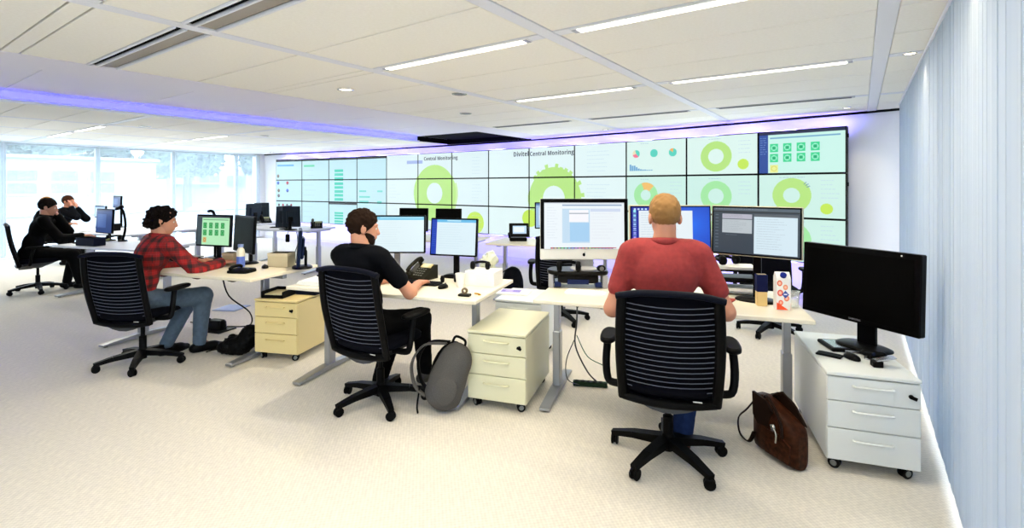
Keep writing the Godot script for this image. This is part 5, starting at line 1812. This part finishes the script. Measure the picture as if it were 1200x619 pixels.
	var rg := thing("brass_clip", "small brass clip at the right corner of the bearded man's desk", "clip", on(B, 1.5, 0.17, 0.765), 20)
	mi("ring", tube_mesh(range(13).map(func(i): return V(cos(TAU * i / 12.0) * 0.016, 0.012 + sin(TAU * i / 12.0) * 0.004, sin(TAU * i / 12.0) * 0.012)), 0.004, 6), mat("brass", Color(0.75, 0.55, 0.2), 0.3, 0.8), rg)
	mi("tab", box(V(0.02, 0.01, 0.012), 0.002), mat("brass", Color.WHITE), rg, Transform3D(Basis(), V(0.02, 0.006, 0)))
	var stack := thing("paper_stack", "stack of white paper at the left end of the bearded man's desk", "paper", on(B, 0.14, 0.22, 0.765), T)
	for k in 4:
		mi("sheaf", box(V(0.21, 0.008, 0.3), 0.001), paper, stack, Transform3D(Basis(Vector3.UP, 0.06 * (k - 1.5)), V(0.006 * k, 0.004 + 0.0082 * k, 0)))
	var p2 := thing("mobile_phone", "dark mobile phone lying on the stack of white paper", "phone", on(B, 0.13, 0.27, 0.7985), T + 70)
	mi("case", box(V(0.06, 0.012, 0.12), 0.004), black, p2, Transform3D(Basis(), V(0, 0.006, 0)))
	mi("glass", box(V(0.052, 0.001, 0.1), 0.0003), mat("dark glossy screen", Color(0.01, 0.01, 0.01)), p2, Transform3D(Basis(), V(0, 0.0123, 0)))

	# --- plaid man's desk
	var lt := thing("closed_laptop", "closed black laptop on the plaid man's desk", "laptop", on(C, 0.36, 0.62, 0.765), T)
	mi("base", box(V(0.32, 0.016, 0.22), 0.004), black, lt, Transform3D(Basis(), V(0, 0.008, 0)))
	mi("lid", box(V(0.318, 0.008, 0.218), 0.003), mat("laptop lid", Color(0.05, 0.05, 0.06), 0.3), lt, Transform3D(Basis(Vector3.RIGHT, 0.04), V(0, 0.025, 0)))
	add_box("carton_box", "small brown carton behind the water bottle", "box", on(C, 1.11, 0.53, 0.765), T + 5, V(0.13, 0.12, 0.1), mat("brown card", Color(0.66, 0.58, 0.45), 0.75), mat("brown card lid", Color(0.7, 0.62, 0.5), 0.75))
	add_box("carton_box", "larger cream carton at the back right of the plaid man's desk", "box", on(C, 1.63, 0.62, 0.765), T + 12, V(0.2, 0.13, 0.14), mat("cream carton", Color(0.82, 0.76, 0.62), 0.75), mat("cream carton lid", Color(0.86, 0.8, 0.68), 0.75))
	var bt := thing("water_bottle", "clear bottle with a blue lower half on the plaid man's desk", "bottle", on(C, 1.3, 0.46, 0.765))
	mi("lower_body", lathe_mesh([Vector2(0, 0), Vector2(0.034, 0), Vector2(0.036, 0.01), Vector2(0.036, 0.1)], 18), mat("blue sleeve", Color(0.35, 0.45, 0.78), 0.35), bt)
	mi("upper_body", lathe_mesh([Vector2(0.036, 0.1), Vector2(0.036, 0.14), Vector2(0.03, 0.165), Vector2(0.02, 0.18), Vector2(0.02, 0.19)], 18, Transform3D(), false), mat("milky bottle", Color(0.86, 0.84, 0.76), 0.3), bt)
	mi("cap", lathe_mesh([Vector2(0.024, 0.186), Vector2(0.025, 0.188), Vector2(0.025, 0.212), Vector2(0, 0.215)], 14), mat("pale blue cap", Color(0.5, 0.57, 0.75), 0.4), bt)
	add_flat_phone("flat black desk telephone at the front right of the plaid man's desk", on(C, 1.55, 0.24, 0.765), T + 10)
	add_mouse("dark mouse beside the larger cream carton", on(C, 1.58, 0.47, 0.765), T + 50, Color(0.08, 0.08, 0.09))
	var lamp := thing("desk_microphone", "black gooseneck rising behind the green-tile monitor", "microphone", on(C, 0.62, 0.77, 0.765), T)
	mi("neck", tube_mesh(smooth_path([V(0, 0, 0), V(0.0, 0.3, 0), V(-0.01, 0.46, 0), V(-0.05, 0.5, 0), V(-0.09, 0.495, 0)], 4), 0.012, 8, 1.0, Vector3.ZERO, 0.016), black, lamp)
	mi("foot", lathe_mesh([Vector2(0, 0), Vector2(0.05, 0), Vector2(0.045, 0.015), Vector2(0, 0.018)], 16), black, lamp)
	for k in 2:
		var pg := thing("cable_tray", ["tangle of black plugs hanging under the plaid man's desk, left one", "tangle of black plugs hanging under the plaid man's desk, right one"][k], "cable holder", on(C, [0.95, 1.38][k], 0.3, 0.7), T)
		mi("tray", box(V(0.14, 0.02, 0.08), 0.005), black, pg, Transform3D(Basis(), V(0, 0.02, 0)))
		mi("loop", tube_mesh(smooth_path([V(-0.09, 0.03, 0), V(-0.07, -0.02, 0.01), V(0, -0.04, 0), V(0.05, -0.02, -0.01), V(0.09, 0.03, 0)], 4), 0.006, 6), black, pg)
	cable("power_cable", "dark cable hanging from the plaid man's desk to the floor socket", [on(C, 1.2, 0.34, 0.73), on(C, 1.22, 0.4, 0.5), on(C, 1.26, 0.6, 0.3), on(C, 1.05, 0.8, 0.1), on(C, 0.72, 0.83, 0.05)], 0.007, black)
	cable("power_cable", "red cable lying on the floor from the floor socket to the black bag", [on(C, 0.55, 0.72, 0.008), on(C, 0.7, 0.55, 0.006), on(C, 0.95, 0.48, 0.006), on(C, 1.3, 0.5, 0.006), on(C, 1.6, 0.52, 0.006)], 0.006, mat("dull red cable", Color(0.45, 0.2, 0.2), 0.5))
	cable("power_cable", "thin brown cable on the floor left of the floor socket", [on(C, 0.05, 0.95, 0.006), on(C, 0.25, 0.93, 0.006), on(C, 0.36, 0.86, 0.006), on(C, 0.46, 0.82, 0.02)], 0.006, mat("brown cable", Color(0.3, 0.24, 0.22), 0.5))
	var fb := thing("floor_socket_block", "black block of plugs standing on a floor socket under the plaid man's desk", "power socket", on(C, 0.58, 0.83, 0), T)
	mi("plate", box(V(0.3, 0.012, 0.22), 0.004), mat("dark floor plate", Color(0.1, 0.11, 0.12), 0.5), fb, Transform3D(Basis(), V(0, 0.006, 0)))
	mi("block", loft_mesh([[V(0, 0.01, 0), 0.1, 0.05, 4.0], [V(0, 0.09, 0), 0.1, 0.045, 4.0], [V(0, 0.11, 0), 0.085, 0.035, 4.0]], 20), black, fb)
	for k in 2:
		mi("plug", blob_mesh([[0, V(-0.08 + 0.17 * k, 0.05, 0.01), V(-0.09 + 0.19 * k, 0.1, 0.02), 0.03, 0.026]], 0.01, 0.005), black, fb)
	var ht := thing("floor_hatch", "bluish floor outlet lid set in the carpet beyond the plaid man's desk", "floor outlet", spot(-3.5, 6.18), T + 10)
	mi("frame", box(V(0.3, 0.012, 0.3), 0.003), mat("steel hatch", Color(0.5, 0.56, 0.7), 0.35, 0.5), ht, Transform3D(Basis(), V(0, 0.004, 0)))
	mi("lid", box(V(0.26, 0.004, 0.26), 0.002), mat("blue grey hatch", Color(0.55, 0.62, 0.78), 0.5), ht, Transform3D(Basis(), V(0, 0.011, 0)))

	# --- trays on the cream pedestal
	for k in 2:
		var tr := thing("letter_tray", ["black open tray with papers on the cream pedestal, left one", "dark blue tray on the cream pedestal, right one"][k], "desk tray", [spot(-2.1, 4.48, 0.536), spot(-1.85, 4.62, 0.536)][k], [T + 10, T + 4][k])
		var m := black if k == 0 else mat("dark blue tray", Color(0.05, 0.07, 0.13), 0.4)
		mi("bottom", box(V(0.21, 0.01, 0.24), 0.003), m, tr, Transform3D(Basis(), V(0, 0.005, 0)))
		for s in [-1, 1]:
			mi("side", box(V(0.012, 0.06, 0.24), 0.004), m, tr, Transform3D(Basis(), V(s * 0.1, 0.03, 0)))
		mi("back", box(V(0.21, 0.06, 0.012), 0.004), m, tr, Transform3D(Basis(), V(0, 0.03, -0.115)))
		mi("front", box(V(0.21, 0.03, 0.012), 0.004), m, tr, Transform3D(Basis(), V(0, 0.015, 0.115)))
		mi("papers", box(V(0.17, 0.02, 0.2), 0.002), mat("yellowed paper", Color(0.8, 0.76, 0.6), 0.8) if k == 0 else mat("dark folder", Color(0.05, 0.06, 0.09), 0.5), tr, Transform3D(Basis(Vector3.UP, 0.05), V(0, 0.025, 0)))

	# --- rear desks
	var J: Node3D = d.J
	var jp := thing("video_phone", "black desk telephone with a glowing screen on the rear desk", "telephone", on(J, 0.34, 0.42, 0.765), 37.0)
	mi("frame", box(V(0.27, 0.19, 0.025), 0.006), black, jp, Transform3D(Basis(Vector3.RIGHT, -0.25), V(0, 0.15, -0.01)))
	var vi := img(64, 40, Color(0.75, 0.88, 0.98))
	fr(vi, 4, 6, 50, 26, Color(0.92, 0.97, 1.0))
	mi("screen", picture(0.19, 0.11, 0.001), screen_mat(vi, SCREEN), jp, Transform3D(Basis(Vector3.RIGHT, -0.25), V(0.01, 0.155, 0.006)))
	mi("foot", box(V(0.24, 0.05, 0.14), 0.01), black, jp, Transform3D(Basis(), V(-0.01, 0.025, 0.0)))
	mi("handset", tube_mesh(smooth_path([V(-0.13, 0.055, 0.09), V(-0.135, 0.085, 0.05), V(-0.135, 0.1, -0.03), V(-0.13, 0.09, -0.07)], 4), 0.018, 8, 0.9), black, jp)
	var G: Node3D = d.G
	add_keyboard("dark keyboard on the grey desk by the video wall", on(G, 0.75, 0.35, 0.765), T + 20, 0.36, 0.13, Color(0.06, 0.06, 0.07), Color(0.1, 0.1, 0.11))
	add_desk_phone("black telephone on the rearmost grey desk", on(d.H, 1.45, 0.25, 0.765), T + 60, Color(0.035, 0.035, 0.04))
	add_desk_phone("black telephone behind the slate monitors by the video wall", on(G, 1.42, 0.5, 0.765), T + 40, Color(0.035, 0.035, 0.04))
	cable("power_cable", "thin dark cable hanging below the grey desk by the video wall", [on(G, 1.15, 0.3, 0.74), on(G, 1.16, 0.32, 0.5), on(G, 1.1, 0.32, 0.3), on(G, 1.12, 0.34, 0.02)], 0.008, grey)
	var ad := thing("power_adapter", "black power adapter hanging under the grey desk by the video wall", "adapter", on(G, 1.0, 0.25, 0.52), T)
	mi("brick", box(V(0.07, 0.14, 0.05), 0.01), black, ad, Transform3D(Basis(), V(0, 0.07, 0)))
	mi("lead", tube_mesh([V(0, 0.14, 0), V(0.01, 0.19, 0), V(0, 0.24, 0)], 0.006, 6), black, ad)

	# --- far left desks
	var D_: Node3D = d.D
	headphones("headset with pale cable on the far left man's desk", on(D_, 0.22, 0.66, 0.72), T + 30, 1.1)
	cable("audio_cable", "pale yellow-green headset cable coiled on the far left man's desk", [on(D_, 0.04, 0.5, 0.729), on(D_, 0.12, 0.48, 0.735), on(D_, 0.26, 0.5, 0.74), on(D_, 0.3, 0.55, 0.76), on(D_, 0.22, 0.58, 0.735), on(D_, 0.1, 0.54, 0.729)], 0.008, mat("pale yellow cable", Color(0.7, 0.72, 0.45), 0.5))
	add_keyboard("dark keyboard under the far left man's hand", on(D_, 0.2, 0.28, 0.72), T - 5, 0.32, 0.13, Color(0.08, 0.08, 0.1), Color(0.12, 0.12, 0.14))
	add_box("storage_box", "dark blue box standing on the far left man's desk", "box", spot(-5.72, 6.72, 0.72), T, V(0.36, 0.11, 0.15), mat("navy box", Color(0.04, 0.06, 0.14), 0.5), mat("navy box lid", Color(0.05, 0.075, 0.17), 0.5))
	add_box("storage_box", "black box between the two far left paper desks", "box", spot(-6.85, 8.42, 0.765), T, V(0.26, 0.12, 0.2), black, mat("black lid", Color(0.04, 0.04, 0.045), 0.5))
	var pp := thing("paper_stack", "loose white paper on the far left desk", "paper", on(d.E, 0.2, 0.32, 0.765), T)
	for k in 3:
		mi("sheet", box(V(0.42, 0.004, 0.3), 0.001), paper, pp, Transform3D(Basis(Vector3.UP, 0.1 * k), V(0.12 * k, 0.002 + 0.004 * k, 0.02 * k)))
	var ml := thing("microphone_arm", "black jointed arm with headset rising between the far left monitors", "microphone", spot(-5.68, 7.22, 0.72), T)
	mi("arm", tube_mesh(smooth_path([V(0, 0, 0), V(0.06, 0.22, 0), V(0.02, 0.42, 0), V(-0.06, 0.5, 0)], 4), 0.016, 8), black, ml)
	mi("head", blob_mesh([[0, V(-0.02, 0.5, 0), V(-0.1, 0.47, 0.02), 0.03, 0.022]], 0.01, 0.006), black, ml)
	mi("foot", lathe_mesh([Vector2(0, 0), Vector2(0.06, 0), Vector2(0.055, 0.02), Vector2(0, 0.02)], 16), black, ml)

	var mg := thing("magazine", "magazine with a purple cover on the low pedestal behind", "magazine", spot(0.02, 4.6, 0.536), T + 6)
	var mgi := img(48, 32, Color(0.9, 0.88, 0.96))
	fr(mgi, 4, 6, 30, 16, Color(0.5, 0.42, 0.8))
	fr(mgi, 10, 10, 12, 8, Color(0.75, 0.7, 0.95))
	mi("pages", box(V(0.3, 0.012, 0.21), 0.002), paper, mg, Transform3D(Basis(), V(0, 0.006, 0)))
	mi("cover_print", picture(0.29, 0.2, 0.0008), print_mat(mgi, 0.4), mg, Transform3D(Basis(Vector3.RIGHT, -PI / 2), V(0, 0.0125, 0)))

func build_bags() -> void:
	# leather satchel leaning against the desk leg
	var lm := mat("brown leather", Color(0.3, 0.16, 0.09), 0.4)
	lm.albedo_texture = noise_tex(0.03, 256, Color(0.45, 0.42, 0.4), Color(1, 1, 1), 31, 4)
	lm.uv1_triplanar = true
	lm.uv1_scale = V(3, 3, 3)
	var dk := mat("dark leather", Color(0.12, 0.07, 0.05), 0.42)
	var s := thing("leather_satchel", "brown leather satchel on the floor beside the right desk leg", "bag", spot(1.51, 2.78), -36.0)
	s.position += V(0, 0.002, 0)
	var lay := Transform3D(Basis(V(0, 1, 0), V(1, 0, 0), V(0, 0, -1)), Vector3.ZERO)      # sections run from the left end to the right end
	var secs := []
	for e in [[-0.15, 0.27, 0.03], [-0.145, 0.31, 0.05], [-0.1, 0.315, 0.062], [-0.02, 0.285, 0.066], [0.06, 0.25, 0.066], [0.12, 0.22, 0.06], [0.135, 0.2, 0.045], [0.14, 0.18, 0.03]]:
		secs.append([V(e[1] / 2 + 0.003, e[0], 0), e[1] / 2, e[2], 4.0])
	mi("body", loft_mesh(secs, 24, lay), lm, s)
	var fl := begin()
	prism(fl, PackedVector2Array([Vector2(-0.14, 0.33), Vector2(-0.05, 0.315), Vector2(0.0, 0.26), Vector2(-0.03, 0.17), Vector2(-0.1, 0.16), Vector2(-0.135, 0.2)]), 0.05, 0.066)
	mi("front_flap", done(fl), dk, s)
	var f2 := begin()
	prism(f2, PackedVector2Array([Vector2(-0.13, 0.3), Vector2(-0.04, 0.35), Vector2(0.05, 0.3), Vector2(0.12, 0.215), Vector2(0.0, 0.24)]), -0.06, -0.048)
	mi("rear_flap", done(f2), dk, s)
	var pk := begin()
	prism(pk, PackedVector2Array([Vector2(-0.04, 0.03), Vector2(0.115, 0.03), Vector2(0.12, 0.13), Vector2(0.05, 0.165), Vector2(-0.035, 0.16)]), 0.055, 0.074)
	mi("pocket", done(pk), lm, s)
	for e in [-1, 1]:
		mi("handle", tube_mesh(smooth_path([V(-0.09, 0.3, 0.03 * e), V(-0.05, 0.335, 0.05 * e), V(0.02, 0.3, 0.07 * e), V(0.07, 0.225, 0.075 * e), V(0.08, 0.16, 0.08 * e)], 4), 0.008, 7), dk, s)
	mi("shoulder_strap", tube_mesh(smooth_path([V(-0.15, 0.3, 0), V(-0.2, 0.2, 0.04), V(-0.26, 0.12, 0.05), V(-0.25, 0.03, 0.05), V(-0.17, 0.02, 0.06), V(-0.12, 0.1, 0.07)], 5), 0.012, 6, 0.4), dk, s)
	mi("buckle", box(V(0.03, 0.035, 0.008), 0.003), mat("silver buckle", Color(0.75, 0.74, 0.7), 0.25, 0.9), s, Transform3D(Basis(Vector3.BACK, 0.4), V(0.02, 0.19, 0.08)))
	mi("clasp_hook", tube_mesh(smooth_path([V(0.02, 0.2, 0.084), V(0.05, 0.17, 0.09), V(0.045, 0.12, 0.086)], 4), 0.006, 6), mat("silver buckle", Color.WHITE), s)
	# grey backpack leaning by the central pedestal
	var gm := mat("grey melange cloth", Color(0.36, 0.35, 0.34), 0.85)
	gm.albedo_texture = noise_tex(0.25, 128, Color(0.6, 0.6, 0.6), Color(1, 1, 1), 9)
	gm.uv1_triplanar = true
	gm.uv1_scale = V(5, 5, 5)
	var bl := mat("black nylon", Color(0.025, 0.025, 0.028), 0.6)
	var b := thing("backpack", "grey backpack with black straps leaning by the central pedestal", "backpack", spot(-0.49, 3.36), 22.0)
	var bx := Transform3D(Basis(Vector3.BACK, -0.3) * Basis(Vector3.RIGHT, -0.12), V(0.0, 0.05, 0))
	mi("body", blob_mesh([[1, bx * V(0, 0.16, 0), V(0.13, 0.19, 0.085), bx.basis], [1, bx * V(0.01, 0.3, 0), V(0.115, 0.13, 0.075), bx.basis], [1, bx * V(0, 0.06, 0.0), V(0.125, 0.09, 0.09), bx.basis]], 0.014, 0.012, [[Vector3.UP, 0.003]]), gm, b)
	mi("back_panel", blob_mesh([[1, bx * V(-0.03, 0.2, -0.06), V(0.125, 0.215, 0.05), bx.basis], [1, bx * V(-0.02, 0.06, -0.05), V(0.12, 0.08, 0.06), bx.basis]], 0.014, 0.012, [[Vector3.UP, 0.003]]), bl, b)
	mi("front_pocket", blob_mesh([[1, bx * V(0.02, 0.12, 0.07), V(0.09, 0.1, 0.035), bx.basis]], 0.012, 0.008, [[Vector3.UP, 0.003]]), gm, b)
	for e in [-1, 1]:
		mi("shoulder_strap", tube_mesh(smooth_path([bx * V(-0.08, 0.4, 0.035 * e), bx * V(-0.22, 0.34, 0.05 * e), bx * V(-0.26, 0.2, 0.06 * e), bx * V(-0.19, 0.07, 0.06 * e), bx * V(-0.1, 0.03, 0.05 * e)], 5), 0.022, 8, 0.35, V(0, 0, 1)), bl if e < 0 else gm, b)
	mi("top_loop", tube_mesh(smooth_path([bx * V(-0.05, 0.41, 0), bx * V(-0.04, 0.46, 0), bx * V(0.03, 0.455, 0), bx * V(0.04, 0.41, 0)], 4), 0.009, 6), bl, b)
	mi("strap_end", tube_mesh(smooth_path([bx * V(-0.16, 0.08, 0.05), V(-0.13, 0.06, 0.08), V(-0.12, 0.012, 0.09)], 4), 0.012, 6, 0.4), bl, b)
	# black bag behind the cream pedestal
	var k := thing("black_bag", "slumped black bag on the floor left of the cream pedestal", "bag", spot(-2.5, 4.5), 20.0)
	mi("body", blob_mesh([[1, V(0, 0.08, 0), V(0.13, 0.09, 0.1), Basis()], [1, V(0.1, 0.15, -0.02), V(0.08, 0.13, 0.08), Basis(Vector3.BACK, -0.4)], [1, V(-0.12, 0.06, 0.03), V(0.06, 0.055, 0.06), Basis()]], 0.014, 0.014, [[Vector3.UP, 0.003]], 0.02), bl, k)
	mi("strap", tube_mesh(smooth_path([V(-0.12, 0.05, 0.05), V(-0.2, 0.04, 0.06), V(-0.28, 0.014, 0.06)], 4), 0.01, 6, 0.5), bl, k)
	mi("handle", tube_mesh(smooth_path([V(-0.1, 0.11, 0), V(-0.08, 0.16, 0.0), V(-0.03, 0.17, 0), V(0.0, 0.14, 0)], 4), 0.01, 6), bl, k)
	# navy bag under the rear desk
	var n := thing("backpack", "dark navy backpack on the floor under the rear telephone desk", "backpack", spot(0.01, 6.8), 30.0)
	var nm := mat("navy nylon", Color(0.03, 0.04, 0.08), 0.7)
	mi("body", blob_mesh([[1, V(0, 0.17, 0), V(0.15, 0.2, 0.11), Basis()], [1, V(0, 0.3, 0), V(0.12, 0.12, 0.09), Basis()]], 0.018, 0.014, [[Vector3.UP, 0.003]], 0.01), nm, n)
	mi("pocket", blob_mesh([[1, V(0, 0.13, 0.1), V(0.11, 0.1, 0.04), Basis()]], 0.016, 0.008, [[Vector3.UP, 0.003]]), nm, n)
	mi("strap", tube_mesh(smooth_path([V(-0.06, 0.4, 0.05), V(-0.17, 0.3, 0.08), V(-0.16, 0.1, 0.1)], 4), 0.016, 6, 0.4), bl, n)

func build_people() -> void:
	var T := DESK_TURN
	var denim := cloth("blue denim", Color(0.13, 0.2, 0.36))
	var jeans := cloth("grey blue jeans", Color(0.3, 0.37, 0.44))
	var black_tr := cloth("black trousers", Color(0.035, 0.036, 0.045))
	var navy_tee := cloth("dark navy tee", Color(0.028, 0.035, 0.06))
	var polo := cloth("salmon red polo", Color(0.61, 0.19, 0.19))
	var dark_top := cloth("black sweater", Color(0.025, 0.024, 0.03))
	var suit := cloth("dark suit cloth", Color(0.04, 0.05, 0.08))
	var skin := Color(0.76, 0.53, 0.42)
	var leather := mat("brown shoe leather", Color(0.3, 0.13, 0.07), 0.4)
	var black_shoe := mat("black shoe", Color(0.02, 0.02, 0.022), 0.45)
	var grey_shoe := mat("grey trainer", Color(0.2, 0.2, 0.2), 0.6)
	add_person("seated man in a salmon-red polo shirt seen from behind at the right desk", spot(0.87, 2.82), T + 4, {"size": 1.06, "hip": 0.63, "lean": -0.05, "skin": skin, "hair": Color(0.54, 0.39, 0.2), "hair_thick": 0.006, "shirt": polo, "trousers": denim, "shoes": leather,
		"hand_l": V(-0.19, 0.82, -0.27), "hand_r": V(0.2, 0.82, -0.27), "pole_l": V(-0.45, -1, 0.4), "pole_r": V(0.7, -1, 0.5), "foot_l": V(-0.04, 0.1, -0.62), "foot_r": V(0.1, 0.1, -0.06), "look": 12.0, "nod": -4.0})
	add_person("seated bearded man in a dark shirt at the centre desk", spot(-1.03, 3.47), T - 6, {"size": 1.0, "hip": 0.56, "lean": 0.02, "skin": skin, "hair": Color(0.13, 0.08, 0.05), "hair_thick": 0.011, "hair_rough": 0.012, "beard": true, "shirt": navy_tee, "trousers": black_tr, "shoes": grey_shoe,
		"hand_l": V(-0.12, 0.79, -0.42), "hand_r": V(0.2, 0.8, -0.36), "pole_l": V(-0.8, -1, 0.6), "pole_r": V(0.9, -1, 0.5), "foot_l": V(-0.02, 0.1, -0.18), "foot_r": V(0.16, 0.1, -0.5), "look": -38.0, "nod": -6.0})
	add_person("seated curly-haired man in a red plaid shirt at the left desk", spot(-3.2, 4.26), T - 14, {"size": 1.0, "hip": 0.54, "lean": -0.17, "skin": skin, "hair": Color(0.06, 0.04, 0.035), "curly": true, "hair_rough": 0.025, "shirt": plaid_mat(), "long": true, "trousers": jeans, "shoes": black_shoe,
		"hand_l": V(-0.1, 0.81, -0.5), "hand_r": V(0.2, 0.81, -0.58), "pole_l": V(-0.8, -1, 0.3), "pole_r": V(0.7, -1, 0.2), "foot_l": V(-0.05, 0.1, -0.22), "foot_r": V(0.12, 0.1, -0.42), "look": -22.0, "nod": -8.0})
	add_person("dark-clothed man leaning over the far left desk", spot(-6.92, 7.15), T - 34, {"size": 1.0, "hip": 0.54, "lean": -0.16, "skin": skin, "hair": Color(0.09, 0.055, 0.05), "hair_thick": 0.011, "hair_rough": 0.012, "shirt": dark_top, "long": true, "trousers": black_tr, "shoes": black_shoe, "fine": 1.4,
		"hand_l": V(-0.04, 1.09, -0.26), "hand_r": V(0.14, 0.79, -0.55), "dir_l": V(0, 0.6, 0.2), "palm_l": V(0, 0, 1), "pole_l": V(-0.3, -1, -0.2), "pole_r": V(0.7, -1, 0.2), "foot_l": V(-0.08, 0.1, -0.36), "foot_r": V(0.1, 0.1, -0.52), "look": -6.0, "nod": -10.0})
	add_person("man in a dark suit holding his hand to his cheek by the windows", spot(-9.1, 10.0), T - 60, {"size": 1.0, "hip": 0.53, "lean": -0.12, "skin": Color(0.72, 0.47, 0.36), "hair": Color(0.24, 0.14, 0.09), "hair_thick": 0.008, "shirt": suit, "long": true, "trousers": black_tr, "shoes": black_shoe, "fine": 1.6,
		"hand_l": V(-0.03, 1.08, -0.26), "hand_r": V(0.12, 1.1, -0.24), "dir_l": V(0, 0.7, 0.25), "palm_l": V(0, 0, 1), "dir_r": V(-0.1, 0.8, 0.2), "palm_r": V(0, 0, 1), "pole_l": V(-0.5, -1, -0.3), "pole_r": V(0.6, -1, -0.5), "look": -4.0})
	add_person("blond person mostly hidden behind the dark-clothed man", spot(-9.05, 9.45), T - 50, {"size": 0.98, "hip": 0.53, "lean": -0.14, "skin": skin, "hair": Color(0.6, 0.42, 0.2), "hair_thick": 0.01, "shirt": dark_top, "long": true, "trousers": black_tr, "shoes": black_shoe, "fine": 1.8,
		"hand_r": V(0.03, 1.06, -0.28), "dir_r": V(-0.1, 0.8, 0.2), "palm_r": V(0, 0, 1), "pole_r": V(0.5, -1, -0.4)})
